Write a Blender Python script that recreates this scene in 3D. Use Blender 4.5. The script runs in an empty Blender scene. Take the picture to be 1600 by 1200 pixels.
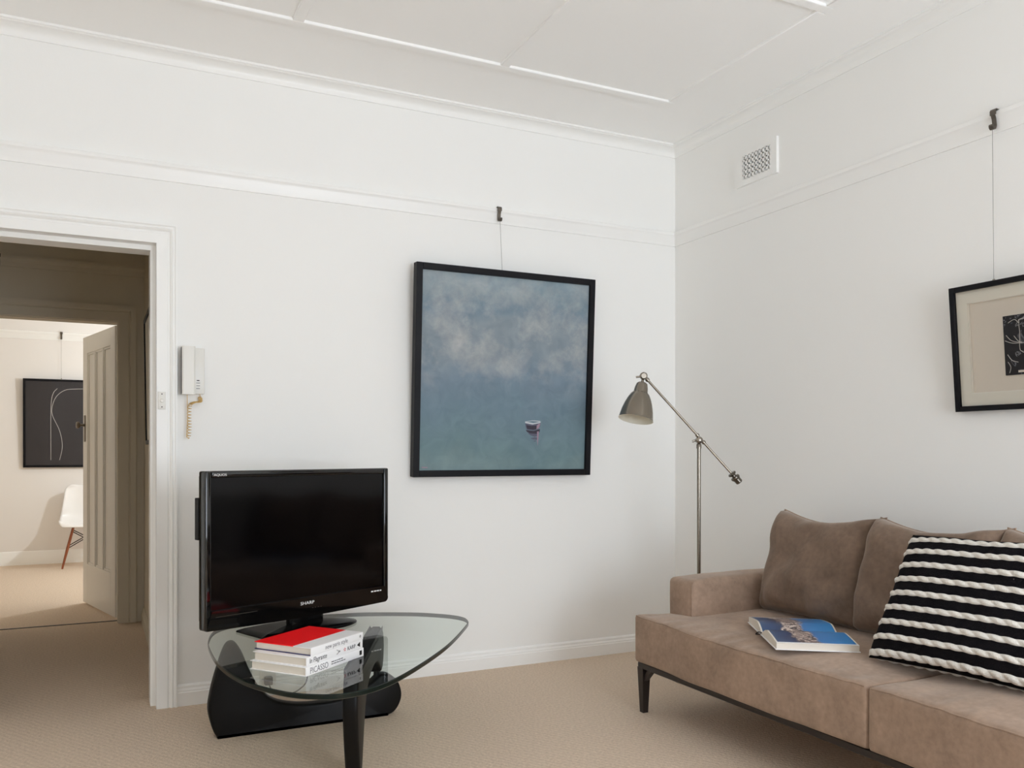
import bpy, bmesh, math, random
from mathutils import Vector, Matrix, noise
random.seed(7)
SC = bpy.context.scene
COL = SC.collection
PI = math.pi

# ------------------------------------------------------------------ camera
F_PX, CAM_H, HORIZON, YAW = 1340.0, 1.15, 707.0, math.radians(26)
cam_d = bpy.data.cameras.new('camera')
cam = bpy.data.objects.new('camera', cam_d)
COL.objects.link(cam)
cam.location = (0, 0, CAM_H)
cam.rotation_euler = (PI / 2, 0, -YAW)
cam_d.sensor_width = 36.0
cam_d.lens = 36.0 * F_PX / 1600.0
cam_d.shift_y = (HORIZON - 600.0) / 1600.0
cam_d.clip_start = 0.02
SC.camera = cam

# ------------------------------------------------------------------ world, lights, exposure
W = bpy.data.worlds.new('world')
SC.world = W
W.use_nodes = True
bg = W.node_tree.nodes['Background']
bg.inputs[0].default_value = (0.82, 0.90, 1.0, 1)
bg.inputs[1].default_value = 1.6
SC.view_settings.view_transform = 'Standard'
SC.view_settings.look = 'None'
SC.view_settings.exposure = 0.0
SC.view_settings.gamma = 1.0
SC.view_settings.use_curve_mapping = False
SC.cycles.max_bounces = 12
SC.cycles.diffuse_bounces = 12
SC.cycles.transparent_max_bounces = 16

XL, XR, YF, YB, CEIL = -2.25, 3.113, -1.75, 4.165, 2.962
WIN = [('window_1', 'front', 1.05, 2.75, 0.48, 2.25), ('fill_window', 'front', -1.75, -0.55, 0.60, 2.60)]  # the second window is added, out of view, for ambient fill


def area_light(name, loc, rot, sx, sy, power, col):
    l = bpy.data.lights.new(name, 'AREA')
    l.shape = 'RECTANGLE'
    l.size, l.size_y = sx, sy
    l.energy, l.color = power, col
    o = bpy.data.objects.new(name, l)
    o.location, o.rotation_euler = loc, rot
    COL.objects.link(o)
    return o


# daylight outside the wide window, weak fill light outside the added narrow one
area_light('daylight_and_fill', (1.90, YF - 0.22, 1.365), (PI / 2, 0, 0), 1.7, 1.77, 103, (0.825, 0.905, 1.0))
area_light('daylight_and_fill', (-1.15, YF - 0.22, 1.60), (PI / 2, 0, 0), 1.2, 2.0, 4, (0.825, 0.905, 1.0))
# added fill light below the window, tilted up to brighten the ceiling
area_light('ceiling_fill', (1.90, YF - 1.10, 0.05), (math.radians(35), 0, 0), 2.4, 1.4, 255, (0.84, 0.915, 1.0))

# ------------------------------------------------------------------ materials
MATS = {}


def nt_new(name):
    m = bpy.data.materials.new(name)
    m.use_nodes = True
    nt = m.node_tree
    return m, nt, nt.nodes, nt.links, nt.nodes['Principled BSDF']


def srgb(r, g, b):
    f = lambda c: (c / 255) / 12.92 if c / 255 <= 0.04045 else ((c / 255 + 0.055) / 1.055) ** 2.4
    return (f(r), f(g), f(b), 1)


def mat(name, rgb, rough=0.5, metal=0.0, bump=0.0, bscale=60, var=0.0, vscale=8, sheen=0.0, coat=0.0, spec=None, stretch=None):
    """plain procedural material with optional noise relief and colour drift"""
    m, nt, N, L, P = nt_new(name)
    c = srgb(*rgb)
    P.inputs['Base Color'].default_value = c
    P.inputs['Roughness'].default_value = rough
    P.inputs['Metallic'].default_value = metal
    if spec is not None:
        P.inputs['Specular IOR Level'].default_value = spec
    if sheen:
        P.inputs['Sheen Weight'].default_value = sheen
        P.inputs['Sheen Roughness'].default_value = 0.35
        P.inputs['Sheen Tint'].default_value = (1, 0.92, 0.85, 1)
    if coat:
        P.inputs['Coat Weight'].default_value = coat
        P.inputs['Coat Roughness'].default_value = 0.05
    tc = N.new('ShaderNodeTexCoord')
    vec = tc.outputs['Object']
    if stretch:
        mp = N.new('ShaderNodeMapping')
        mp.inputs['Scale'].default_value = stretch
        L.new(vec, mp.inputs['Vector'])
        vec = mp.outputs['Vector']
    if var:
        n = N.new('ShaderNodeTexNoise')
        n.inputs['Scale'].default_value = vscale
        n.inputs['Detail'].default_value = 6
        L.new(vec, n.inputs['Vector'])
        r = N.new('ShaderNodeValToRGB')
        r.color_ramp.elements[0].position, r.color_ramp.elements[1].position = 0.3, 0.72
        r.color_ramp.elements[0].color = [x * (1 - var) for x in c[:3]] + [1]
        r.color_ramp.elements[1].color = [min(1, x * (1 + var)) for x in c[:3]] + [1]
        L.new(n.outputs['Fac'], r.inputs['Fac'])
        L.new(r.outputs['Color'], P.inputs['Base Color'])
    if bump:
        n2 = N.new('ShaderNodeTexNoise')
        n2.inputs['Scale'].default_value = bscale
        n2.inputs['Detail'].default_value = 4
        L.new(vec, n2.inputs['Vector'])
        b = N.new('ShaderNodeBump')
        b.inputs['Strength'].default_value = bump
        b.inputs['Distance'].default_value = 0.004
        L.new(n2.outputs['Fac'], b.inputs['Height'])
        L.new(b.outputs['Normal'], P.inputs['Normal'])
    MATS[name] = m
    return m


mat('wall_paint', (244, 244, 242), 0.75, bump=0.05, bscale=180)
mat('ceiling_paint', (251, 251, 250), 0.8, bump=0.04, bscale=140)
mat('trim_paint', (246, 246, 244), 0.35, bump=0.03, bscale=40)
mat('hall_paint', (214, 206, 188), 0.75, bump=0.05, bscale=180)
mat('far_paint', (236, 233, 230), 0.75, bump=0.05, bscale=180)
mat('door_paint', (232, 230, 224), 0.4, bump=0.03, bscale=40)
mat('black_lacquer', (11, 9, 8), 0.45, bump=0.04, bscale=30, spec=0.22)
mat('black_frame', (13, 12, 17), 0.5, bump=0.08, bscale=90, spec=0.22)
mat('dark_wood', (38, 29, 25), 0.4, var=0.2, vscale=20, stretch=(1, 1, 8))
mat('gloss_black', (5, 5, 6), 0.06, coat=0.5)
mat('matte_black', (10, 10, 10), 0.45)
mat('stand_black', (5, 5, 6), 0.22, spec=0.14)
mat('screen_black', (5, 4, 5), 0.10, spec=0.35)
mat('white_plastic', (232, 230, 224), 0.35)
mat('cream_plastic', (205, 172, 110), 0.35)
mat('dark_hole', (22, 20, 18), 0.8)
mat('grey_hook', (105, 98, 90), 0.4, metal=0.7)
mat('steel_wire', (150, 148, 145), 0.4, metal=0.6)
mat('nickel', (146, 138, 127), 0.24, metal=1.0, bump=0.02, bscale=300)
mat('nickel_dark', (112, 106, 97), 0.3, metal=1.0)
mat('shade_inner', (232, 228, 214), 0.5)
mat('bulb_glass', (235, 232, 225), 0.2)
mat('page_paper', (226, 218, 206), 0.8, bump=0.25, bscale=400, stretch=(0.05, 0.05, 3))
mat('white_cover', (248, 247, 248), 0.35)
mat('red_cover', (250, 6, 16), 0.42)
mat('navy_cover', (25, 25, 90), 0.4)
mat('ink', (55, 52, 58), 0.5)
mat('ink_grey', (135, 130, 136), 0.5)
mat('ink_black', (22, 20, 22), 0.5)
mat('ink_red', (205, 35, 60), 0.5)
mat('logo_white', (235, 235, 235), 0.4)
mat('boat_dark', (52, 46, 62), 0.6)
mat('boat_white', (196, 202, 208), 0.6)
mat('boat_pink', (158, 132, 150), 0.6)
mat('boat_shade', (88, 90, 110), 0.6)
mat('mat_board', (238, 236, 226), 0.8)
mat('mat_inner', (232, 225, 214), 0.8)
mat('mat_bevel', (245, 243, 236), 0.7)
mat('chair_shell', (236, 234, 232), 0.3)
mat('chair_wood', (142, 78, 46), 0.45, var=0.2, vscale=30, stretch=(4, 4, 1))
mat('wool_black', (20, 18, 21), 0.95, bump=0.9, bscale=260, spec=0.1)
mat('wool_white', (226, 222, 214), 0.9, bump=0.8, bscale=220, var=0.06, vscale=60)
mat('brass_old', (120, 108, 92), 0.4, metal=0.8)
mat('art_line', (215, 212, 208), 0.6)


def m_suede(name, rgb, lo=0.78, hi=1.18):
    m, nt, N, L, P = nt_new(name)
    tc = N.new('ShaderNodeTexCoord')
    n = N.new('ShaderNodeTexNoise')
    n.inputs['Scale'].default_value = 6.5
    n.inputs['Detail'].default_value = 8
    n.inputs['Roughness'].default_value = 0.62
    n.inputs['Distortion'].default_value = 0.4
    L.new(tc.outputs['Object'], n.inputs['Vector'])
    n2 = N.new('ShaderNodeTexNoise')
    n2.inputs['Scale'].default_value = 55
    n2.inputs['Detail'].default_value = 5
    L.new(tc.outputs['Object'], n2.inputs['Vector'])
    mx = N.new('ShaderNodeMath')
    mx.operation = 'MULTIPLY_ADD'
    mx.inputs[1].default_value = 0.5
    L.new(n2.outputs['Fac'], mx.inputs[0])
    L.new(n.outputs['Fac'], mx.inputs[2])
    r = N.new('ShaderNodeValToRGB')
    r.color_ramp.elements[0].position, r.color_ramp.elements[1].position = 0.55, 0.97
    c = srgb(*rgb)
    r.color_ramp.elements[0].color = (c[0] * lo, c[1] * lo, c[2] * lo, 1)
    r.color_ramp.elements[1].color = (c[0] * hi, c[1] * hi, c[2] * hi, 1)
    L.new(mx.outputs[0], r.inputs['Fac'])
    L.new(r.outputs['Color'], P.inputs['Base Color'])
    P.inputs['Roughness'].default_value = 0.85
    P.inputs['Specular IOR Level'].default_value = 0.2
    P.inputs['Sheen Weight'].default_value = 0.35
    P.inputs['Sheen Roughness'].default_value = 0.4
    P.inputs['Sheen Tint'].default_value = (1, 0.9, 0.8, 1)
    b = N.new('ShaderNodeBump')
    b.inputs['Strength'].default_value = 0.25
    b.inputs['Distance'].default_value = 0.003
    L.new(n2.outputs['Fac'], b.inputs['Height'])
    L.new(b.outputs['Normal'], P.inputs['Normal'])
    MATS[name] = m


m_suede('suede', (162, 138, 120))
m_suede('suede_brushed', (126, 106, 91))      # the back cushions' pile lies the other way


def m_carpet():
    m, nt, N, L, P = nt_new('carpet')
    tc = N.new('ShaderNodeTexCoord')
    mp = N.new('ShaderNodeMapping')
    mp.inputs['Rotation'].default_value = (0, 0, math.radians(-32))
    L.new(tc.outputs['Object'], mp.inputs['Vector'])
    wv = N.new('ShaderNodeTexWave')
    wv.wave_type = 'BANDS'
    wv.bands_direction = 'X'
    wv.inputs['Scale'].default_value = 13
    wv.inputs['Distortion'].default_value = 1.6
    wv.inputs['Detail'].default_value = 2
    wv.inputs['Detail Scale'].default_value = 3
    L.new(mp.outputs['Vector'], wv.inputs['Vector'])
    vo = N.new('ShaderNodeTexVoronoi')
    vo.inputs['Scale'].default_value = 150
    L.new(tc.outputs['Object'], vo.inputs['Vector'])
    n = N.new('ShaderNodeTexNoise')
    n.inputs['Scale'].default_value = 90
    n.inputs['Detail'].default_value = 6
    L.new(tc.outputs['Object'], n.inputs['Vector'])
    a = N.new('ShaderNodeMath')
    a.operation = 'MULTIPLY_ADD'
    a.inputs[1].default_value = 0.14
    L.new(wv.outputs['Fac'], a.inputs[0])
    L.new(n.outputs['Fac'], a.inputs[2])
    r = N.new('ShaderNodeValToRGB')
    r.color_ramp.elements[0].position, r.color_ramp.elements[1].position = 0.3, 0.95
    r.color_ramp.elements[0].color = srgb(199, 180, 160)
    r.color_ramp.elements[1].color = srgb(233, 214, 193)
    L.new(a.outputs[0], r.inputs['Fac'])
    L.new(r.outputs['Color'], P.inputs['Base Color'])
    P.inputs['Roughness'].default_value = 0.95
    P.inputs['Specular IOR Level'].default_value = 0.1
    s = N.new('ShaderNodeMath')
    s.operation = 'MULTIPLY_ADD'
    s.inputs[1].default_value = -0.5
    L.new(vo.outputs['Distance'], s.inputs[0])
    L.new(a.outputs[0], s.inputs[2])
    b = N.new('ShaderNodeBump')
    b.inputs['Strength'].default_value = 0.5
    b.inputs['Distance'].default_value = 0.008
    L.new(s.outputs[0], b.inputs['Height'])
    L.new(b.outputs['Normal'], P.inputs['Normal'])
    MATS['carpet'] = m


m_carpet()


def m_glass(name, tint, front=True, gloss_rough=0.0, ior=1.52):
    """sheet glass: clear tinted transmission, mirror reflection by Fresnel on its front"""
    m = bpy.data.materials.new(name)
    m.use_nodes = True
    nt = m.node_tree
    N, L = nt.nodes, nt.links
    N.remove(N['Principled BSDF'])
    t = N.new('ShaderNodeBsdfTransparent')
    t.inputs[0].default_value = tint
    if front:
        g = N.new('ShaderNodeBsdfGlossy')
        g.inputs['Roughness'].default_value = gloss_rough
        fr = N.new('ShaderNodeFresnel')
        fr.inputs['IOR'].default_value = ior
        mx = N.new('ShaderNodeMixShader')
        L.new(fr.outputs[0], mx.inputs[0])
        L.new(t.outputs[0], mx.inputs[1])
        L.new(g.outputs[0], mx.inputs[2])
        L.new(mx.outputs[0], N['Material Output'].inputs[0])
    else:
        L.new(t.outputs[0], N['Material Output'].inputs[0])
    MATS[name] = m


m_glass('glass_top', (0.90, 0.95, 0.92, 1))
m_glass('glass_under', (0.93, 0.97, 0.95, 1), front=False)
m_glass('picture_glass', (0.98, 0.99, 0.985, 1))
m_glass('coated_glass', (0.99, 0.99, 0.99, 1), ior=1.12)      # low-reflection picture glazing
m_glass('picture_glass_back', (0.99, 0.99, 0.99, 1), front=False)
mat('glass_edge', (12, 26, 22), 0.15, spec=0.35)


def m_seascape():
    """soft clouds over a grey-blue sea, in the canvas's own object coordinates (x 0..1, z 0..1)"""
    m, nt, N, L, P = nt_new('seascape_canvas')
    tc = N.new('ShaderNodeTexCoord')
    sp = N.new('ShaderNodeSeparateXYZ')
    L.new(tc.outputs['Object'], sp.inputs[0])
    n1 = N.new('ShaderNodeTexNoise')
    n1.inputs['Scale'].default_value = 2.4
    n1.inputs['Detail'].default_value = 7
    n1.inputs['Roughness'].default_value = 0.6
    n1.inputs['Distortion'].default_value = 0.5
    L.new(tc.outputs['Object'], n1.inputs['Vector'])
    # height with a wavering edge
    h = N.new('ShaderNodeMath')
    h.operation = 'MULTIPLY_ADD'
    h.inputs[1].default_value = 0.5
    L.new(n1.outputs['Fac'], h.inputs[0])
    hs = N.new('ShaderNodeMath')
    hs.operation = 'SUBTRACT'
    hs.inputs[1].default_value = 0.25
    L.new(sp.outputs['Z'], hs.inputs[0])
    L.new(hs.outputs[0], h.inputs[2])
    r = N.new('ShaderNodeValToRGB')
    e = r.color_ramp.elements
    e[0].position, e[0].color = 0.0, srgb(122, 144, 148)
    e[1].position, e[1].color = 1.0, srgb(140, 158, 168)
    for p, c in ((0.12, (113, 138, 145)), (0.32, (112, 134, 148)), (0.46, (120, 138, 153)), (0.60, (134, 147, 156)), (0.72, (138, 150, 158)), (0.82, (122, 140, 153)), (0.92, (130, 149, 159))):
        x = e.new(p)
        x.color = srgb(*c)
    L.new(h.outputs[0], r.inputs['Fac'])
    # bright cloud flecks in the upper half, stronger towards the right
    mp = N.new('ShaderNodeMapping')
    mp.inputs['Scale'].default_value = (0.95, 1.0, 0.95)
    mp.inputs['Rotation'].default_value = (0, 0.6, 0)
    mp.inputs['Location'].default_value = (3.1, 0, 1.7)
    L.new(tc.outputs['Object'], mp.inputs['Vector'])
    n2 = N.new('ShaderNodeTexNoise')
    n2.inputs['Scale'].default_value = 4.5
    n2.inputs['Detail'].default_value = 9
    n2.inputs['Roughness'].default_value = 0.68
    L.new(mp.outputs['Vector'], n2.inputs['Vector'])
    cr = N.new('ShaderNodeValToRGB')
    cr.color_ramp.elements[0].position, cr.color_ramp.elements[1].position = 0.44, 0.68
    L.new(n2.outputs['Fac'], cr.inputs['Fac'])
    zr = N.new('ShaderNodeValToRGB')
    ze = zr.color_ramp.elements
    ze[0].position, ze[0].color = 0.36, (0, 0, 0, 1)
    ze[1].position, ze[1].color = 1.0, (0.45, 0.45, 0.45, 1)
    for zp, zv in ((0.50, 0.5), (0.66, 0.9), (0.80, 0.8)):
        q = ze.new(zp)
        q.color = (zv, zv, zv, 1)
    L.new(sp.outputs['Z'], zr.inputs['Fac'])
    mu = N.new('ShaderNodeMath')
    mu.operation = 'MULTIPLY'
    L.new(cr.outputs['Color'], mu.inputs[0])
    L.new(zr.outputs['Color'], mu.inputs[1])
    mx = N.new('ShaderNodeMix')
    mx.data_type = 'RGBA'
    mx.inputs['B'].default_value = srgb(183, 184, 183)
    L.new(mu.outputs[0], mx.inputs['Factor'])
    L.new(r.outputs['Color'], mx.inputs['A'])
    # brush grain
    n3 = N.new('ShaderNodeTexNoise')
    n3.inputs['Scale'].default_value = 11
    n3.inputs['Distortion'].default_value = 1.2
    n3.inputs['Detail'].default_value = 8
    mp3 = N.new('ShaderNodeMapping')
    mp3.inputs['Scale'].default_value = (0.9, 1, 1.0)
    L.new(tc.outputs['Object'], mp3.inputs['Vector'])
    L.new(mp3.outputs['Vector'], n3.inputs['Vector'])
    r3 = N.new('ShaderNodeValToRGB')
    r3.color_ramp.elements[0].position, r3.color_ramp.elements[1].position = 0.3, 0.7
    r3.color_ramp.elements[0].color = (0.86, 0.87, 0.88, 1)
    r3.color_ramp.elements[1].color = (1.08, 1.07, 1.06, 1)
    L.new(n3.outputs['Fac'], r3.inputs['Fac'])
    mm = N.new('ShaderNodeMix')
    mm.data_type = 'RGBA'
    mm.blend_type = 'MULTIPLY'
    mm.inputs['Factor'].default_value = 1
    L.new(mx.outputs['Result'], mm.inputs['A'])
    L.new(r3.outputs['Color'], mm.inputs['B'])
    L.new(mm.outputs['Result'], P.inputs['Base Color'])
    P.inputs['Roughness'].default_value = 0.6
    P.inputs['Specular IOR Level'].default_value = 0.25
    b = N.new('ShaderNodeBump')
    b.inputs['Strength'].default_value = 0.15
    b.inputs['Distance'].default_value = 0.003
    L.new(n3.outputs['Fac'], b.inputs['Height'])
    L.new(b.outputs['Normal'], P.inputs['Normal'])
    MATS['seascape_canvas'] = m


m_seascape()


def m_scribble():
    """near-black abstract print with pale scratchy strokes"""
    m, nt, N, L, P = nt_new('scribble_print')
    tc = N.new('ShaderNodeTexCoord')
    n = N.new('ShaderNodeTexNoise')
    n.inputs['Scale'].default_value = 7
    n.inputs['Detail'].default_value = 3
    n.inputs['Distortion'].default_value = 2.2
    L.new(tc.outputs['Object'], n.inputs['Vector'])
    r = N.new('ShaderNodeValToRGB')
    e = r.color_ramp.elements
    e[0].position, e[0].color = 0.0, srgb(24, 23, 30)
    e[1].position, e[1].color = 1.0, srgb(20, 19, 26)
    for p, c in ((0.36, (24, 23, 30)), (0.375, (150, 152, 160)), (0.39, (24, 24, 32)), (0.60, (22, 22, 30)), (0.612, (120, 128, 140)), (0.625, (22, 22, 28))):
        x = e.new(p)
        x.color = srgb(*c)
    L.new(n.outputs['Fac'], r.inputs['Fac'])
    L.new(r.outputs['Color'], P.inputs['Base Color'])
    P.inputs['Roughness'].default_value = 0.5
    MATS['scribble_print'] = m


m_scribble()


def m_bookphoto():
    """photo spread: dark sea, rocky town in the middle, bright blue water and sky (object x runs along the spine)"""
    m, nt, N, L, P = nt_new('book_photo')
    tc = N.new('ShaderNodeTexCoord')
    sp = N.new('ShaderNodeSeparateXYZ')
    L.new(tc.outputs['Object'], sp.inputs[0])
    n = N.new('ShaderNodeTexNoise')
    n.inputs['Scale'].default_value = 16
    n.inputs['Detail'].default_value = 5
    L.new(tc.outputs['Object'], n.inputs['Vector'])
    a = N.new('ShaderNodeMath')
    a.operation = 'MULTIPLY_ADD'
    a.inputs[1].default_value = 0.08
    L.new(n.outputs['Fac'], a.inputs[0])
    L.new(sp.outputs['X'], a.inputs[2])
    # x (0 .. 0.29) plus the drift picks the band
    r = N.new('ShaderNodeValToRGB')
    e = r.color_ramp.elements
    e[0].position, e[0].color = 0.0, srgb(52, 92, 132)
    e[1].position, e[1].color = 0.36, srgb(48, 148, 220)
    for p, c in ((0.10, (44, 66, 108)), (0.135, (34, 48, 80))):
        x = e.new(p)
        x.color = srgb(*c)
    x = e.new(0.205)
    x.color = srgb(70, 130, 195)
    L.new(a.outputs[0], r.inputs['Fac'])
    v = N.new('ShaderNodeTexVoronoi')
    v.inputs['Scale'].default_value = 110
    L.new(tc.outputs['Object'], v.inputs['Vector'])
    tr = N.new('ShaderNodeValToRGB')
    te = tr.color_ramp.elements
    te[0].position, te[0].color = 0.0, srgb(70, 62, 66)
    te[1].position, te[1].color = 1.0, srgb(222, 205, 195)
    x = te.new(0.45)
    x.color = srgb(150, 130, 124)
    sepc = N.new('ShaderNodeSeparateColor')
    L.new(v.outputs['Color'], sepc.inputs[0])
    L.new(sepc.outputs[0], tr.inputs['Fac'])
    mask = N.new('ShaderNodeValToRGB')
    me = mask.color_ramp.elements
    me[0].position, me[0].color = 0.118, (0, 0, 0, 1)
    me[1].position, me[1].color = 0.205, (0, 0, 0, 1)
    for p in (0.126, 0.192):
        x = me.new(p)
        x.color = (1, 1, 1, 1)
    L.new(a.outputs[0], mask.inputs['Fac'])
    mx = N.new('ShaderNodeMix')
    mx.data_type = 'RGBA'
    L.new(mask.outputs['Color'], mx.inputs['Factor'])
    L.new(r.outputs['Color'], mx.inputs['A'])
    L.new(tr.outputs['Color'], mx.inputs['B'])
    L.new(mx.outputs['Result'], P.inputs['Base Color'])
    P.inputs['Roughness'].default_value = 0.3
    MATS['book_photo'] = m


m_bookphoto()


# ------------------------------------------------------------------ mesh helpers
def M_(m):
    return MATS[m] if isinstance(m, str) else m


class MB:
    """collects shapes; build() links them as ONE mesh object"""

    def __init__(self):
        self.v, self.f, self.mi, self.cur = [], [], [], 0

    def add(self, vs, fs):
        o = len(self.v)
        self.v += [tuple(p) for p in vs]
        self.f += [tuple(i + o for i in q) for q in fs]
        self.mi += [self.cur] * len(fs)
        return self

    def box(self, x0, x1, y0, y1, z0, z1):
        return self.add([(x0, y0, z0), (x1, y0, z0), (x1, y1, z0), (x0, y1, z0), (x0, y0, z1), (x1, y0, z1), (x1, y1, z1), (x0, y1, z1)],
                        [(0, 3, 2, 1), (4, 5, 6, 7), (0, 1, 5, 4), (1, 2, 6, 5), (2, 3, 7, 6), (3, 0, 4, 7)])

    def bbox(self, x0, x1, y0, y1, z0, z1, b=0.003, seg=2):
        bm = bmesh.new()
        bmesh.ops.create_cube(bm, size=1)
        for v in bm.verts:
            v.co = Vector(((x0 + x1) / 2 + v.co.x * (x1 - x0), (y0 + y1) / 2 + v.co.y * (y1 - y0), (z0 + z1) / 2 + v.co.z * (z1 - z0)))
        bmesh.ops.bevel(bm, geom=bm.edges[:], offset=b, segments=seg, profile=0.5, affect='EDGES')
        return self.bm(bm)

    def bm(self, bm):
        bm.verts.index_update()
        self.add([v.co[:] for v in bm.verts], [[v.index for v in f.verts] for f in bm.faces])
        bm.free()
        return self

    def prism(self, poly, axis, a0, a1):
        """poly: 2D points, extruded along axis ('x','y','z') between a0 and a1"""
        def P(p, a):
            return {'x': (a, p[0], p[1]), 'y': (p[0], a, p[1]), 'z': (p[0], p[1], a)}[axis]
        n = len(poly)
        vs = [P(p, a0) for p in poly] + [P(p, a1) for p in poly]
        fs = [tuple(range(n)), tuple(range(2 * n - 1, n - 1, -1))]
        fs += [(i, i + n, (i + 1) % n + n, (i + 1) % n) for i in range(n)]
        return self.add(vs, fs)

    def tube(self, pts, r, seg=10, cap=True, closed=False):
        pts = [Vector(p) for p in pts]
        n = len(pts)
        rs = r if isinstance(r, (list, tuple)) else [r] * n
        up = Vector((0, 0, 1))
        t0 = (pts[1] - pts[0]).normalized()
        if abs(t0.dot(up)) > 0.9:
            up = Vector((1, 0, 0))
        nrm = (up - t0 * up.dot(t0)).normalized()
        vs = []
        for i, p in enumerate(pts):
            if closed:
                t = (pts[(i + 1) % n] - pts[i - 1]).normalized()
            else:
                t = (pts[min(i + 1, n - 1)] - pts[max(i - 1, 0)]).normalized()
            nrm = (nrm - t * nrm.dot(t)).normalized()
            b = t.cross(nrm)
            for k in range(seg):
                a = 2 * PI * k / seg
                vs.append(p + (nrm * math.cos(a) + b * math.sin(a)) * rs[i])
        fs = []
        for i in range(n if closed else n - 1):
            j = (i + 1) % n
            for k in range(seg):
                fs.append((i * seg + k, i * seg + (k + 1) % seg, j * seg + (k + 1) % seg, j * seg + k))
        if cap and not closed:
            fs += [tuple(range(seg - 1, -1, -1)), tuple((n - 1) * seg + k for k in range(seg))]
        return self.add(vs, fs)

    def lathe(self, prof, seg=32, M=None, cap=False):
        """prof: (radius, z) pairs turned about z, then moved by matrix M"""
        M = M or Matrix()
        vs, fs = [], []
        for (r, z) in prof:
            for k in range(seg):
                a = 2 * PI * k / seg
                vs.append(M @ Vector((r * math.cos(a), r * math.sin(a), z)))
        for i in range(len(prof) - 1):
            for k in range(seg):
                fs.append((i * seg + k, i * seg + (k + 1) % seg, (i + 1) * seg + (k + 1) % seg, (i + 1) * seg + k))
        if cap:
            fs += [tuple(range(seg - 1, -1, -1)), tuple((len(prof) - 1) * seg + k for k in range(seg))]
        return self.add(vs, fs)

    def grid(self, fn, nu, nv):
        vs = [fn(i / nu, j / nv) for j in range(nv + 1) for i in range(nu + 1)]
        fs = [(j * (nu + 1) + i, j * (nu + 1) + i + 1, (j + 1) * (nu + 1) + i + 1, (j + 1) * (nu + 1) + i) for j in range(nv) for i in range(nu)]
        return self.add(vs, fs)

    def build(self, name, m, parent=None, smooth=40, fix=True):
        me = bpy.data.meshes.new(name)
        me.from_pydata(self.v, [], self.f)
        for x in (m if isinstance(m, (list, tuple)) else [m]):
            me.materials.append(M_(x))
        if any(self.mi):
            for p, i in zip(me.polygons, self.mi):
                p.material_index = i
        if fix:
            b = bmesh.new()
            b.from_mesh(me)
            bmesh.ops.recalc_face_normals(b, faces=b.faces[:])
            b.to_mesh(me)
            b.free()
        if smooth:
            me.polygons.foreach_set('use_smooth', [True] * len(me.polygons))
            me.set_sharp_from_angle(angle=math.radians(smooth))
        me.update()
        o = bpy.data.objects.new(name, me)
        COL.objects.link(o)
        if parent is not None:
            o.parent = parent
        return o


def empty(name, loc=(0, 0, 0), rot=(0, 0, 0)):
    o = bpy.data.objects.new(name, None)
    o.location, o.rotation_euler = loc, rot
    o.empty_display_size = 0.05
    COL.objects.link(o)
    return o


def tag(o, label, cat, group=None):
    o['label'], o['category'] = label, cat
    if group:
        o['group'] = group
    return o


def struct(o, label=None, cat=None):
    o['kind'] = 'structure'
    if label:
        o['label'] = label
    if cat:
        o['category'] = cat
    return o


def text(s, size, m, parent, M, name='lettering', shear=0.0, wx=1.0, depth=0.0002):
    """flat letters; baseline along local x, letters up local y, then placed by M (in the parent's space)"""
    cu = bpy.data.curves.new(name, 'FONT')
    cu.body, cu.size, cu.shear = s, size, shear
    cu.extrude = depth
    cu.resolution_u = 3
    t = bpy.data.objects.new(name, cu)
    COL.objects.link(t)
    dg = bpy.context.evaluated_depsgraph_get()
    dg.update()
    me = bpy.data.meshes.new_from_object(t.evaluated_get(dg))
    bpy.data.objects.remove(t)
    bpy.data.curves.remove(cu)
    me.transform(M @ Matrix.Diagonal((wx, 1, 1, 1)))
    me.materials.clear()
    me.materials.append(M_(m))
    me.name = name
    o = bpy.data.objects.new(name, me)
    COL.objects.link(o)
    o.parent = parent
    return o


RX90 = Matrix.Rotation(PI / 2, 4, 'X')      # text standing up, facing -y


# ------------------------------------------------------------------ the setting
HALL_Y0, HALL_Y1, HALL_XR = YB + 0.16, 6.36, 0.31
FAR_Y0, FAR_Y1 = HALL_Y1 + 0.14, 10.08
DX0, DX1, DZ = -0.60, 0.2526, 2.088          # main doorway, between architraves
HX0, HX1, HZ = -0.70, 0.15, 2.032            # hall doorway

struct(MB().box(-3.2, 4.2, -2.0, 10.4, -0.1, 0).build('floor', 'carpet', smooth=0), 'beige loop pile carpet floor', 'floor')
ceiling = struct(MB().box(XL - 0.15, XR + 0.15, YF - 0.15, YB + 0.16, CEIL, CEIL + 0.1).build('ceiling', 'ceiling_paint', smooth=0), 'white painted panelled ceiling', 'ceiling')
# cover battens on the ceiling, each a strip of its own
BW, BT = 0.046, 0.013
ys = [3.655 - k * 1.055 for k in range(5)]
xs = [-2.03, -1.17, -0.21, 0.745, 1.70, 2.655]
for y in ys:
    MB().bbox(xs[0], xs[-1] + BW, y - BW, y, CEIL - BT, CEIL + 0.002, 0.003, 1).build('batten', 'ceiling_paint', ceiling)
for x in xs:
    for k in range(4):
        MB().bbox(x, x + BW, ys[k + 1] + 0.0006, ys[k] - BW - 0.0006, CEIL - BT, CEIL + 0.002, 0.003, 1).build('batten', 'ceiling_paint', ceiling)

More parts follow.
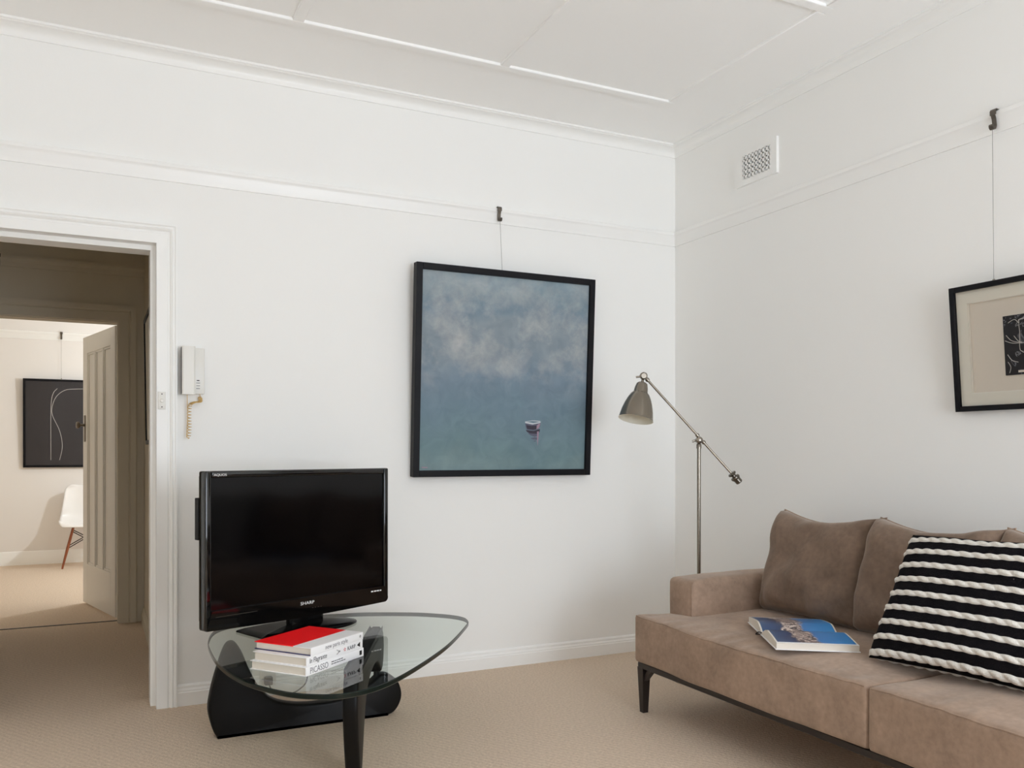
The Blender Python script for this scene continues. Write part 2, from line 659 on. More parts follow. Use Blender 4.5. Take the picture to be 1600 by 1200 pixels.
wb = MB()
wb.box(XL, DX0 - 0.02, YB, YB + 0.16, 0, CEIL)
wb.box(DX1 + 0.02, XR + 0.15, YB, YB + 0.16, 0, CEIL)
wb.box(DX0 - 0.02, DX1 + 0.02, YB, YB + 0.16, DZ + 0.02, CEIL)
struct(wb.build('wall_back', 'wall_paint', smooth=0), 'white painted wall with the doorway', 'wall')
struct(MB().box(XR, XR + 0.15, YF - 0.15, YB, 0, CEIL).build('wall_right', 'wall_paint', smooth=0), 'white painted wall behind the sofa', 'wall')
wl = MB().box(XL - 0.15, XL, YF - 0.15, YB + 0.16, 0, CEIL)
struct(wl.build('wall_left', 'wall_paint', smooth=0), 'plain white painted side wall', 'wall')
wf = MB()
n_, s_, b0, b1, y0, y1 = WIN[0]
c0, c1 = WIN[1][2:4]
for x0, x1 in ((XL, c0), (c1, b0), (b1, XR)):
    wf.box(x0, x1, YF - 0.15, YF, 0, CEIL)
for w in WIN:
    wf.box(w[2], w[3], YF - 0.15, YF, 0, w[4]).box(w[2], w[3], YF - 0.15, YF, w[5], CEIL)
struct(wf.build('wall_front', 'wall_paint', smooth=0), 'white painted wall with the wide window and the added fill window', 'wall')


def window(name, side, c0, c1, z0, z1):
    root = struct(empty(name), 'tall wide white framed window' if name == 'window_1' else 'narrow white framed window added for fill light', 'window')
    fr = MB()
    t = 0.05
    A = (lambda m, u0, u1, d0, d1, w0, w1: m.bbox(u0, u1, YF - d1, YF - d0, w0, w1, 0.004, 1)) if side == 'front' else \
        (lambda m, u0, u1, d0, d1, w0, w1: m.bbox(XL - d1, XL - d0, u0, u1, w0, w1, 0.004, 1))
    A(fr, c0, c0 + t, 0.03, 0.09, z0, z1)
    A(fr, c1 - t, c1, 0.03, 0.09, z0, z1)
    A(fr, c0 + t, c1 - t, 0.03, 0.09, z0, z0 + t)
    A(fr, c0 + t, c1 - t, 0.03, 0.09, z1 - t, z1)
    fr.build('window_frame', 'trim_paint', root)
    mid = (c0 + c1) / 2
    A(MB(), mid - 0.02, mid + 0.02, 0.035, 0.085, z0 + t, z1 - t).build('mullion', 'trim_paint', root)
    for u0, u1 in ((c0 + t, mid - 0.02), (mid + 0.02, c1 - t)):
        A(MB(), u0, u1, 0.058, 0.062, z0 + t, z1 - t).build('pane', 'picture_glass_back', root)
    A(MB(), c0 - 0.06, c1 + 0.06, -0.06, 0.03, z0 - 0.03, z0).build('window_sill', 'trim_paint', root)


for w in WIN:
    window(*w)

# hall beyond the doorway and the lit room behind it
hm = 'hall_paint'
hb = MB()
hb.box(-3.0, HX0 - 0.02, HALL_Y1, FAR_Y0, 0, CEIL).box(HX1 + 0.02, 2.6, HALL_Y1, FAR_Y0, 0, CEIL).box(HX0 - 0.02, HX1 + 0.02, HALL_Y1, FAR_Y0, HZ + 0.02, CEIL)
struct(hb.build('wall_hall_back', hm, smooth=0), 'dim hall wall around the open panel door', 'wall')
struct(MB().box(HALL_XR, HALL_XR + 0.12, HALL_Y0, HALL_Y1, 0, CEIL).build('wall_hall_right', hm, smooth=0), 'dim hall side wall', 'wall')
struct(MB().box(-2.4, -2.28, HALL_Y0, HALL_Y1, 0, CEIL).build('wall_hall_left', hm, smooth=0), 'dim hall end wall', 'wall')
struct(MB().box(-2.4, 0.4, HALL_Y0, FAR_Y0, CEIL, CEIL + 0.1).build('ceiling_hall', hm, smooth=0), 'dim hall ceiling', 'ceiling')
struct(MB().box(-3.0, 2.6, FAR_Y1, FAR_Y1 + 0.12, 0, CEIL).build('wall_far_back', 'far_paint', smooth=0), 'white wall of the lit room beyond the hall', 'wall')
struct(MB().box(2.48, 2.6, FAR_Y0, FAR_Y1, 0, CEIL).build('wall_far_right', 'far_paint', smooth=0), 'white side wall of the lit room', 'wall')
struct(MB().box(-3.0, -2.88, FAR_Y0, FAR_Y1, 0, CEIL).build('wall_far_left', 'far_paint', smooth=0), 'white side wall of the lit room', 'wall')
struct(MB().box(-3.0, 2.6, FAR_Y0, FAR_Y1 + 0.12, CEIL, CEIL + 0.1).build('ceiling_far', 'ceiling_paint', smooth=0), 'white ceiling of the lit room', 'ceiling')

TRIM = [0]


def trim(mb, m='trim_paint', label=None, smooth=40):
    TRIM[0] += 1
    return struct(mb.build('trim_%d' % TRIM[0], m, smooth=smooth), label, 'trim')


def run(prof, axis, a0, a1, wall, sgn, z, mb=None):
    """profile (out from wall, up) extruded along a wall. axis 'x': wall plane y=wall, sgn -1 points to -y"""
    mb = mb or MB()
    return mb.prism([(wall + sgn * p, z + q) for p, q in prof], axis, a0, a1)


# cornice: small cove with a bead
CV = [(0, 0), (0.006, 0), (0.008, 0.012)] + [(0.008 + 0.040 * (1 - math.cos(t * PI / 16)), 0.012 + 0.034 * math.sin(t * PI / 16)) for t in range(1, 9)] + [(0.052, 0.05), (0.060, 0.052), (0.060, 0.062), (0, 0.062)]
zc = CEIL - 0.062
trim(run(CV, 'x', XL, XR, YB, -1, zc), label='white coved cornice above the doorway wall', smooth=30)
trim(run(CV, 'y', YF, YB, XR, -1, zc), label='white coved cornice above the sofa wall', smooth=30)
trim(run(CV, 'x', XL, XR, YF, 1, zc), smooth=30, label='white coved cornice above the windows')
trim(run(CV, 'y', YF, YB, XL, 1, zc), smooth=30, label='white coved cornice above the plain side wall')
# picture rail
PR = [(0, 0), (0.007, 0.0), (0.008, 0.020), (0.010, 0.024), (0.010, 0.050), (0.014, 0.058), (0.018, 0.064), (0.018, 0.078), (0.014, 0.083), (0, 0.083)]
zr = 2.374
trim(run(PR, 'x', XL, XR, YB, -1, zr), label='white picture rail above the doorway', smooth=30)
trim(run(PR, 'y', YF, YB, XR, -1, zr), label='white picture rail above the sofa', smooth=30)
trim(run(PR, 'y', YF, YB, XL, 1, zr), label='white picture rail on the plain side wall', smooth=30)
PRH = [(0, 0), (0.012, 0), (0.014, 0.03), (0.028, 0.05), (0.028, 0.07), (0, 0.07)]
trim(run(PRH, 'x', -2.28, HALL_XR, HALL_Y1, -1, 2.343), hm, label='dim picture rail in the hall', smooth=30)
trim(run(PR, 'x', -2.88, 2.48, FAR_Y1, -1, 2.315), label='white picture rail in the lit room', smooth=30)
# skirtings
SK = [(0, 0), (0.019, 0), (0.019, 0.060), (0.016, 0.064), (0.016, 0.070), (0.010, 0.078), (0.010, 0.088), (0.004, 0.096), (0, 0.096)]
AW = 0.086
struct(run(SK, 'x', DX1 + AW, XR, YB, -1, 0).build('baseboard_back', 'trim_paint', smooth=30), 'white moulded skirting below the seascape', 'baseboard')
struct(run(SK, 'x', XL, DX0 - AW, YB, -1, 0).build('baseboard_back_end', 'trim_paint', smooth=30), 'white moulded skirting beside the doorway', 'baseboard')
struct(run(SK, 'y', YF, YB, XR, -1, 0).build('baseboard_right', 'trim_paint', smooth=30), 'white moulded skirting behind the sofa', 'baseboard')
struct(run(SK, 'y', YF, YB, XL, 1, 0).build('baseboard_left', 'trim_paint', smooth=30), 'white moulded skirting of the plain side wall', 'baseboard')
struct(run(SK, 'x', XL, XR, YF, 1, 0).build('baseboard_front', 'trim_paint', smooth=30), 'white moulded skirting under the windows', 'baseboard')
struct(run(SK, 'y', HALL_Y0, HALL_Y1, HALL_XR, -1, 0).build('baseboard_hall', hm, smooth=30), 'dim hall skirting', 'baseboard')
struct(run([(p, q * 1.45) for p, q in SK], 'x', -2.88, 2.48, FAR_Y1, -1, 0).build('baseboard_far', 'trim_paint', smooth=30), 'white skirting in the lit room', 'baseboard')


def architrave(x0, x1, zt, y, sgn, prof, m, label):
    """profile (outward from the opening, out of the wall) mitred round three sides"""
    mb = MB()
    n = len(prof)
    rings = [[(x0 - o, y + sgn * d, 0) for o, d in prof], [(x0 - o, y + sgn * d, zt + o) for o, d in prof],
             [(x1 + o, y + sgn * d, zt + o) for o, d in prof], [(x1 + o, y + sgn * d, 0) for o, d in prof]]
    vs = [p for r in rings for p in r]
    fs = [(k * n + i, k * n + (i + 1) % n, (k + 1) * n + (i + 1) % n, (k + 1) * n + i) for k in range(3) for i in range(n)]
    fs += [tuple(range(n)), tuple(range(4 * n - 1, 3 * n - 1, -1))]
    mb.add(vs, fs)
    return trim(mb, m, label, 25)


AP = [(0, 0), (0, 0.019), (0.046, 0.019), (0.049, 0.014), (0.054, 0.014), (0.060, 0.022), (0.066, 0.025), (0.070, 0.020), (0.075, 0.020), (0.080, 0.026), (0.086, 0.026), (0.086, 0)]
architrave(DX0, DX1, DZ, YB, -1, AP, 'trim_paint', 'white moulded architrave around the doorway')
AH = [(0, 0), (0, 0.018), (0.06, 0.02), (0.066, 0.015), (0.075, 0.024), (0.108, 0.026), (0.108, 0)]
architrave(HX0, HX1, HZ, HALL_Y1, -1, AH, hm, 'dim architrave around the hall doorway')


def lining(x0, x1, zt, y0, y1, stop0, stop, m, label):
    mb = MB()
    mb.box(x0 - 0.02, x0, y0, y1, 0, zt).box(x1, x1 + 0.02, y0, y1, 0, zt).box(x0 - 0.02, x1 + 0.02, y0, y1, zt, zt + 0.02)
    mb.box(x0, x0 + stop, stop0, y1, 0, zt).box(x1 - stop, x1, stop0, y1, 0, zt).box(x0 + stop, x1 - stop, stop0, y1, zt - stop, zt)
    return trim(mb, m, label, 0)


lining(DX0, DX1, DZ, YB, YB + 0.16, YB + 0.045, 0.022, 'trim_paint', 'white door jamb lining of the doorway')
lining(HX0, HX1, HZ, HALL_Y1, FAR_Y0, HALL_Y1 + 0.01, 0.006, hm, 'dim door jamb lining of the hall doorway')
trim(MB().bbox(HX0, HX1, FAR_Y0 - 0.06, FAR_Y0 - 0.045, -0.002, 0.004, 0.001, 1), 'dark_wood', 'thin dark carpet joint under the hall door')

# open panel door into the lit room
door = struct(empty('door_1', (0.150, 6.505, 0.012), (0, 0, math.radians(104))), 'grey painted panel door standing open into the lit room', 'door')
DL, DT, DH = 0.845, 0.038, 2.012
# stiles and rails (local x along the leaf, +y is the face turned to the hall)
mz = [0.30, 1.885]
us = [0.115, 0.300, 0.330, 0.515, 0.545, 0.730]
for x0, x1 in ((0, us[0]), (us[1], us[2]), (us[3], us[4]), (us[5], DL)):
    full = x0 == 0 or x1 == DL
    MB().bbox(x0, x1, -DT / 2, DT / 2, 0 if full else mz[0], DH if full else mz[1], 0.002, 1).build('stile', 'door_paint', door)
for z0, z1 in ((0, mz[0]), (mz[1], DH)):
    MB().bbox(us[0], us[5], -DT / 2, DT / 2, z0, z1, 0.002, 1).build('rail', 'door_paint', door)
for k in range(3):
    p = MB().box(us[2 * k], us[2 * k + 1], -0.006, 0.006, mz[0], mz[1])
    pan = p.build('panel', 'door_paint', door, smooth=0)
    b = MB()
    for s in (-1, 1):
        for x0, x1, z0, z1 in ((us[2 * k], us[2 * k] + 0.014, mz[0], mz[1]), (us[2 * k + 1] - 0.014, us[2 * k + 1], mz[0], mz[1]),
                               (us[2 * k] + 0.014, us[2 * k + 1] - 0.014, mz[0], mz[0] + 0.014), (us[2 * k] + 0.014, us[2 * k + 1] - 0.014, mz[1] - 0.014, mz[1])):
            b.box(x0, x1, min(s * 0.006, s * 0.013), max(s * 0.006, s * 0.013), z0, z1)
    b.build('moulding', 'door_paint', pan, smooth=0)
MB().bbox(DL - 0.075, DL - 0.035, DT / 2, DT / 2 + 0.004, 1.22, 1.42, 0.0015, 1).build('lock_plate', 'brass_old', door)
kn = Matrix.Translation((DL - 0.055, DT / 2 + 0.003, 1.345)) @ Matrix.Rotation(-PI / 2, 4, 'X')
MB().lathe([(0.0, 0.0), (0.012, 0), (0.012, 0.006), (0.008, 0.012), (0.008, 0.03), (0.022, 0.036), (0.027, 0.046), (0.024, 0.056), (0.0, 0.06)], 20, kn).build('door_knob', 'brass_old', door)


# ------------------------------------------------------------------ coffee table
def spline(pts, n=14, closed=True):
    out, k = [], len(pts)
    for i in range(k if closed else k - 1):
        g = lambda j: Vector(pts[j % k]) if closed else Vector(pts[max(0, min(k - 1, j))])
        p0, p1, p2, p3 = g(i - 1), g(i), g(i + 1), g(i + 2)
        for s in range(n):
            t = s / n
            out.append(0.5 * ((2 * p1) + (p2 - p0) * t + (2 * p0 - 5 * p1 + 4 * p2 - p3) * t * t + (3 * p1 - p0 - 3 * p2 + p3) * t ** 3))
    if not closed:
        out.append(Vector(pts[-1]))
    return out


GZ = 0.40
table = tag(empty('coffee_table', (0.93, 3.36, 0)), 'coffee table with triangular glass top on curved black wooden legs', 'table')
tx, ty = 0.93, 3.36
GP = [(0.411, 3.616), (0.395, 3.38), (0.402, 3.143), (0.445, 2.917), (0.535, 2.735), (0.620, 2.655), (0.712, 2.628), (0.845, 2.684), (1.013, 2.844), (1.244, 3.121), (1.455, 3.435),
      (1.507, 3.54), (1.512, 3.625), (1.465, 3.712), (1.358, 3.812), (1.201, 3.895), (1.06, 3.937), (0.80, 3.962), (0.60, 3.935), (0.47, 3.83)]
ol = [(p.x - tx, p.y - ty) for p in spline([(a, b, 0) for a, b in GP], 10)]
n = len(ol)
g = MB()
cxy = (sum(p[0] for p in ol) / n, sum(p[1] for p in ol) / n)
ins = lambda p, d: (p[0] + (cxy[0] - p[0]) * d, p[1] + (cxy[1] - p[1]) * d)
T = 0.018
loops = [([ins(p, 0.006) for p in ol], GZ), (ol, GZ - 0.003), (ol, GZ - T + 0.003), ([ins(p, 0.006) for p in ol], GZ - T)]
vs = [(p[0], p[1], z) for L_, z in loops for p in L_]
g.v = vs
g.f = [tuple(range(n))] + [tuple(range(4 * n - 1, 3 * n - 1, -1))] + [(k * n + i, (k + 1) * n + i, (k + 1) * n + (i + 1) % n, k * n + (i + 1) % n) for k in range(3) for i in range(n)]
g.mi = [0, 1] + [2] * (3 * n)
glass = g.build('glass_top', ['glass_top', 'glass_under', 'glass_edge'], table, smooth=30)
glass['label'] = 'clear glass top with a dark green edge'

# one wooden leg profile, used upright and (turned over) as the other leg
LEG = [(0.075, 0.0), (0.045, 0.001), (0.022, 0.014), (0.006, 0.055), (-0.006, 0.12), (0.006, 0.20), (0.028, 0.28), (0.050, 0.345), (0.066, 0.374), (0.085, 0.382), (0.104, 0.372), (0.125, 0.335),
       (0.155, 0.26), (0.195, 0.185), (0.250, 0.130), (0.330, 0.102), (0.42, 0.092), (0.52, 0.095), (0.60, 0.115), (0.665, 0.152), (0.705, 0.180), (0.745, 0.178), (0.785, 0.145), (0.803, 0.09), (0.793, 0.045), (0.768, 0.012), (0.735, 0.001), (0.69, 0.0)]


def leg_mesh(prof, th):
    o = [(p.x, p.y) for p in spline([(a, b, 0) for a, b in prof], 5)]
    o = [(a, max(0.0, b)) for a, b in o]
    bm = bmesh.new()
    va = [bm.verts.new((a, -th / 2, b)) for a, b in o]
    f = bm.faces.new(va)
    r = bmesh.ops.extrude_face_region(bm, geom=[f])
    for v in r['geom']:
        if isinstance(v, bmesh.types.BMVert):
            v.co.y += th
    bm.normal_update()
    e = [x for x in bm.edges if len(x.link_faces) == 2 and x.calc_face_angle(0) > 1.2]
    bmesh.ops.bevel(bm, geom=e, offset=0.012, segments=3, profile=0.5, affect='EDGES')
    return MB().bm(bm)


la = leg_mesh(LEG, 0.066).build('leg', 'black_lacquer', table, smooth=50)
la.location = (0.418 - tx, 3.640 - ty, 0)
LEGB = [(a * 1.06, b) for a, b in LEG]
lb = leg_mesh(LEGB, 0.054).build('leg', 'black_lacquer', table, smooth=50)
# turned over: long edge up under the glass, tall end standing on the carpet
d1 = Vector((1.115, 3.640))
d0 = d1 - Vector((math.cos(math.radians(66.5)), math.sin(math.radians(66.5)))) * 0.80
ang = math.atan2(d1.y - d0.y, d1.x - d0.x)
lb.matrix_local = Matrix.Translation((d0.x - tx, d0.y - ty, 0.382)) @ Matrix.Rotation(ang, 4, 'Z') @ Matrix.Rotation(PI, 4, 'X')
MB().tube([(1.112 - tx, 3.637 - ty, 0.06), (1.112 - tx, 3.637 - ty, 0.33)], 0.012, 12).build('pivot_rod', 'matte_black', table)

# ------------------------------------------------------------------ television
tvx0, tvy0, tvx1, tvy1 = 0.375, 3.385, 1.20, 3.735
ta = math.atan2(tvy1 - tvy0, tvx1 - tvx0)
TW = math.hypot(tvx1 - tvx0, tvy1 - tvy0)
TZ, TH = 0.478, 0.602
tv = tag(empty('television', ((tvx0 + tvx1) / 2, (tvy0 + tvy1) / 2, GZ), (0, 0, ta)), 'black flat screen television on the glass coffee table', 'television')
hw, zb = TW / 2, TZ - GZ
zt = zb + TH
b = MB()
bz, ch = 0.026, 0.072
for args in ((-hw, -hw + bz, 0, 0.05, zb, zt), (hw - bz, hw, 0, 0.05, zb + 0.014, zt), (-hw + bz, hw - bz, 0, 0.05, zt - bz, zt)):
    b.bbox(*args, 0.007, 3)
bez = b.build('bezel', 'gloss_black', tv)
# chin with a slightly bowed lower edge and rounded right end
top = zb + ch
NB = 24
poly = [(hw - bz - 0.0005, top), (-hw + bz + 0.0005, top)]
xe = hw - 0.006
poly += [(-hw + 0.004 + (xe - 0.02 + hw - 0.004) * k / NB, zb - 0.007 * math.sin(PI * k / NB)) for k in range(NB + 1)]
poly += [(xe - 0.02 + 0.02 * math.sin(t * PI / 12), zb + 0.02 * (1 - math.cos(t * PI / 12))) for t in range(1, 7)]
MB().prism(poly, 'y', -0.003, 0.048).build('chin', 'gloss_black', bez, smooth=30)
MB().box(-hw + bz, hw - bz, 0.010, 0.03, top, zt - bz).build('screen', 'screen_black', tv, smooth=0)
MB().bbox(-hw + 0.010, hw - 0.010, 0.048, 0.075, zb + 0.02, zt - 0.01, 0.012, 2).bbox(-hw + 0.12, hw - 0.12, 0.073, 0.115, zb + 0.06, zt - 0.10, 0.02, 2).build('back_cover', 'matte_black', tv)
MB().bbox(-hw - 0.0025, -hw + 0.02, 0.050, 0.074, zb + 0.34, zb + 0.50, 0.002, 1).build('control_panel', 'matte_black', tv)
MB().bbox(-hw + 0.04, -hw + 0.22, -0.0045, -0.002, zb + 0.048, zb + 0.050, 0.0005, 1).build('trim_line', 'nickel_dark', bez)
# stand
st = MB()
sp_ = [(p.x, p.y) for p in spline([(-0.178, 0.030, 0), (-0.05, 0.004, 0), (0.10, -0.014, 0), (0.20, -0.010, 0), (0.28, 0.022, 0), (0.313, 0.068, 0), (0.298, 0.125, 0), (0.24, 0.18, 0), (0.12, 0.225, 0), (-0.02, 0.243, 0), (-0.160, 0.243, 0), (-0.174, 0.22, 0), (-0.180, 0.05, 0)], 5)]
scx, scy, m_ = 0.06, 0.112, len(sp_)
def ringz(sc, z): return [(scx + (x - scx) * sc, scy + (y - scy) * sc, z) for x, y in sp_]
rg = [ringz(0.99, 0.0006), ringz(1.0, 0.004), ringz(0.985, 0.009), ringz(0.86, 0.017), ringz(0.55, 0.028), ringz(0.30, 0.034)]
st.add([p for r in rg for p in r], [(k * m_ + i, k * m_ + (i + 1) % m_, (k + 1) * m_ + (i + 1) % m_, (k + 1) * m_ + i) for k in range(5) for i in range(m_)] + [tuple(range(m_ - 1, -1, -1)), tuple(5 * m_ + i for i in range(m_))])
st.build('stand_base', 'stand_black', tv, smooth=50)
MB().bbox(-0.03, 0.13, 0.052, 0.10, 0.012, zb + 0.12, 0.008, 2).build('stand_neck', 'gloss_black', tv)
text('SHARP', 0.0185, 'logo_white', bez, Matrix.Translation((-0.028, -0.0036, zb + 0.044)) @ RX90, wx=1.25).data.name = 'lettering'
text('AQUOS', 0.0125, 'logo_white', bez, Matrix.Translation((-hw + 0.034, -0.0012, zt - 0.0190)) @ RX90, wx=1.25)
for k, (wd) in enumerate((0.012, 0.014, 0.012, 0.009)):
    MB().box(0.352 + k * 0.0165 - 0.008, 0.352 + k * 0.0165 - 0.008 + wd, -0.0037, -0.0031, zb + 0.052, zb + 0.0575).build('print_mark', 'logo_white', bez, smooth=0)
for k in range(4):
    MB().box(0.03 + k * 0.014, 0.0355 + k * 0.014, -0.0037, -0.0031, zb + 0.026, zb + 0.0275).build('print_mark', 'nickel_dark', bez, smooth=0)
# power cord from the set down to the wall socket
cord = spline([(0.80, 3.76, 0.62), (0.79, 3.985, 0.55), (0.84, 4.02, 0.30), (0.905, 4.06, 0.10), (0.87, 4.08, 0.03), (0.79, 4.06, 0.02), (0.742, 4.075, 0.05), (0.738, 4.1035, 0.078)], 8, closed=False)
pc = MB().tube(cord, 0.0035, 8).build('power_cord', 'matte_black', tv)
bpy.context.view_layer.update()
pc.data.transform(tv.matrix_world.inverted())
sk = tag(empty('power_socket', (0.738, YB - 0.019, 0.085)), 'small white power socket with black plug on the skirting', 'socket')
MB().bbox(-0.038, 0.038, -0.010, -0.0002, -0.035, 0.045, 0.003, 2).build('face_plate', 'white_plastic', sk)
MB().bbox(-0.018, 0.018, -0.040, -0.0104, -0.026, 0.012, 0.005, 2).build('plug', 'matte_black', sk)


# ------------------------------------------------------------------ books
def book(name, O, z, deg, w, d, h, covers, label, cover_split=None):
    """closed book lying flat: local x along the spine, y to the fore edge, z up; spine at y=0"""
    bk = tag(empty(name, (O[0], O[1], z), (0, 0, math.radians(deg))), label, 'book', 'books stacked on the glass table')
    t = 0.0028
    front, back, spine = covers
    MB().bbox(0, w, 0.004, d, 0, t, 0.0008, 1).build('back_cover', back, bk)
    if cover_split:
        MB().bbox(0, w, 0.004, cover_split, h - t, h, 0.0008, 1).build('front_cover', spine, bk)
        MB().bbox(0, w, cover_split, d, h - t, h, 0.0008, 1).build('front_cover', front, bk)
    else:
        MB().bbox(0, w, 0.004, d, h - t, h, 0.0008, 1).build('front_cover', front, bk)
    MB().bbox(0, w, 0, 0.004, 0, h, 0.0012, 2).build('spine', spine, bk)
    MB().box(0.005, w - 0.005, 0.004, d - 0.006, t, h - t).build('pages', 'page_paper', bk, smooth=0)
    return bk


def sp_text(bk, s, size, x, z, m, **k):
    return text(s, size, m, bk, Matrix.Translation((x, -0.0004, z)) @ RX90, **k)


z = GZ + 0.0004
b1 = book('hardcover_book', (0.637, 2.875), z, 38.6, 0.329, 0.243, 0.031, ('white_cover',) * 3, 'white art book lettered PICASSO, lowest in the stack on the glass table')
sp_text(b1, 'PICASSO', 0.030, 0.020, 0.0052, 'ink_grey', wx=0.86)
for zz, ws in ((0.0185, (0.016, 0.008, 0.006, 0.014, 0.010)), (0.0110, (0.010, 0.015, 0.012, 0.007, 0.013, 0.009))):
    x = 0.137           # two lines of small print, too fine to read
    for w in ws:
        MB().box(x, x + w, -0.0005, 0.0, zz, zz + 0.0028).build('print_mark', 'ink', b1, smooth=0)
        x += w + 0.0028
MB().box(0.303, 0.317, -0.0005, 0.0, 0.008, 0.024).build('print_mark', 'ink_black', b1, smooth=0)
z += 0.0312
b2 = book('hardcover_book', (0.640, 2.879), z, 38.9, 0.322, 0.232, 0.031, ('white_cover',) * 3, 'white hardback lettered In Flagrante, middle of the stack on the glass table')
sp_text(b2, 'In Flagrante', 0.024, 0.014, 0.009, 'ink', shear=0.15, wx=0.84)
c_ = MB()
c_.tube([(0.165, -0.0004, 0.023), (0.185, -0.0004, 0.016), (0.165, -0.0004, 0.008)], 0.0009, 6)
c_.tube([(0.185, -0.0004, 0.016), (0.172, -0.0004, 0.0155)], 0.0009, 6)
c_.build('print_mark', 'ink_black', b2)
star = [(0.212 + (0.0085 if k % 2 == 0 else 0.0035) * math.sin(PI * k / 5), 0.0155 + (0.0085 if k % 2 == 0 else 0.0035) * math.cos(PI * k / 5)) for k in range(10)]
star2 = [(0.212 + (x - 0.212) * 0.55, 0.0155 + (y - 0.0155) * 0.55) for x, y in star]
MB().add([(x, -0.0005, y) for x, y in star] + [(x, -0.0005, y) for x, y in star2], [(i, (i + 1) % 10, (i + 1) % 10 + 10, i + 10) for i in range(10)]).build('print_mark', 'ink_red', b2, smooth=0)
sp_text(b2, 'KARP', 0.020, 0.228, 0.0085, 'ink', wx=1.0)
MB().add([(0.286, -0.0005, 0.0155), (0.305, -0.0005, 0.006), (0.305, -0.0005, 0.025)], [(0, 1, 2)]).build('print_mark', 'ink_black', b2, smooth=0)
z += 0.0312
b3 = book('hardcover_book', (0.659, 2.896), z, 38.0, 0.295, 0.250, 0.027, ('red_cover', 'navy_cover', 'white_cover'), 'book with bright red cover and white spine, topmost on the stack', cover_split=0.078)
sp_text(b3, 'new paris style', 0.0215, 0.075, 0.0075, 'ink_grey', wx=0.98)
MB().lathe([(0.0022, 0), (0.0046, 0)], 16, Matrix.Translation((0.276, -0.0005, 0.0145)) @ RX90).build('print_mark', 'ink', b3)

# ------------------------------------------------------------------ seascape painting
def frame_bars(root, w, h, face, d0, d1, m):
    """four bars of a picture frame; local x across, z up, back at y=-d0.. front at y=-d1"""
    for x0, x1, z0, z1 in ((0, face, 0, h), (w - face, w, 0, h), (face, w - face, 0, face), (face, w - face, h - face, h)):
        MB().bbox(x0, x1, -d1, -d0, z0, z1, 0.0015, 1).build('frame_bar', m, root)


PW, PH = 1.043, 1.082
lean = 0.058
pt = tag(empty('framed_painting', (1.451, YB - 0.002, 1.027), (math.asin(lean / PH), 0, 0)), 'black framed painting of a lone boat on a misty blue sea', 'painting')
frame_bars(pt, PW, PH, 0.033, 0.0, 0.048, 'black_frame')
cw = PW - 0.066
chh = PH - 0.066
cv = MB().box(0, 1, -0.02, 0, 0, 1).build('canvas', 'seascape_canvas', pt, smooth=0)
cv.location, cv.scale = (0.033, -0.012, 0.033), (cw, 1, chh)
# boat and its reflection, laid on as paint
def paint(pts, m, lift=0.0004):
    MB().prism([(0.033 + u * cw, 0.033 + v * chh) for u, v in pts], 'y', -0.0322 - lift, -0.0319).build('brush_stroke', m, pt, smooth=0)
bx_, by_ = 0.617, 0.218
S = 0.0105
def B(pts, m, lift=0.0004): paint([(bx_ + u, by_ + v) for u, v in pts], m, lift)
B([(0.000, .030), (.003, .010), (.010, -.006), (.050, -.010), (.078, -.004), (.092, .010), (.096, .034), (.050, .024)], 'boat_shade')
B([(.006, .018), (.012, -.002), (.052, -.007), (.072, -.002), (.070, .016), (.040, .014)], 'boat_dark', 0.0006)
B([(-.002, .037), (.000, .028), (.045, .021), (.092, .030), (.097, .037), (.050, .029)], 'boat_white', 0.0008)
B([(.002, .037), (.006, .036), (.045, .040), (.090, .037), (.095, .041), (.045, .0435)], 'boat_white', 0.0007)
B([(.070, -.004), (.086, .004), (.094, .028), (.080, .024), (.072, .016)], 'boat_pink', 0.0009)
B([(.004, -.008), (.052, -.012), (.092, -.002), (.090, -.018), (.074, -.028), (.030, -.026), (.012, -.018)], 'boat_dark')
B([(.016, -.024), (.074, -.028), (.088, -.018), (.082, -.040), (.060, -.044), (.034, -.036)], 'boat_shade', 0.0003)
B([(.034, -.052), (.060, -.046), (.080, -.048), (.074, -.060), (.050, -.058)], 'boat_shade', 0.0003)
B([(.074, -.016), (.086, -.014), (.084, -.050), (.080, -.092), (.076, -.060)], 'boat_pink', 0.0006)
B([(.050, -.066), (.070, -.063), (.066, -.070)], 'boat_shade')
paint([(0.018, 0.013), (0.05, 0.012), (0.05, 0.017), (0.018, 0.018)], 'boat_pink')


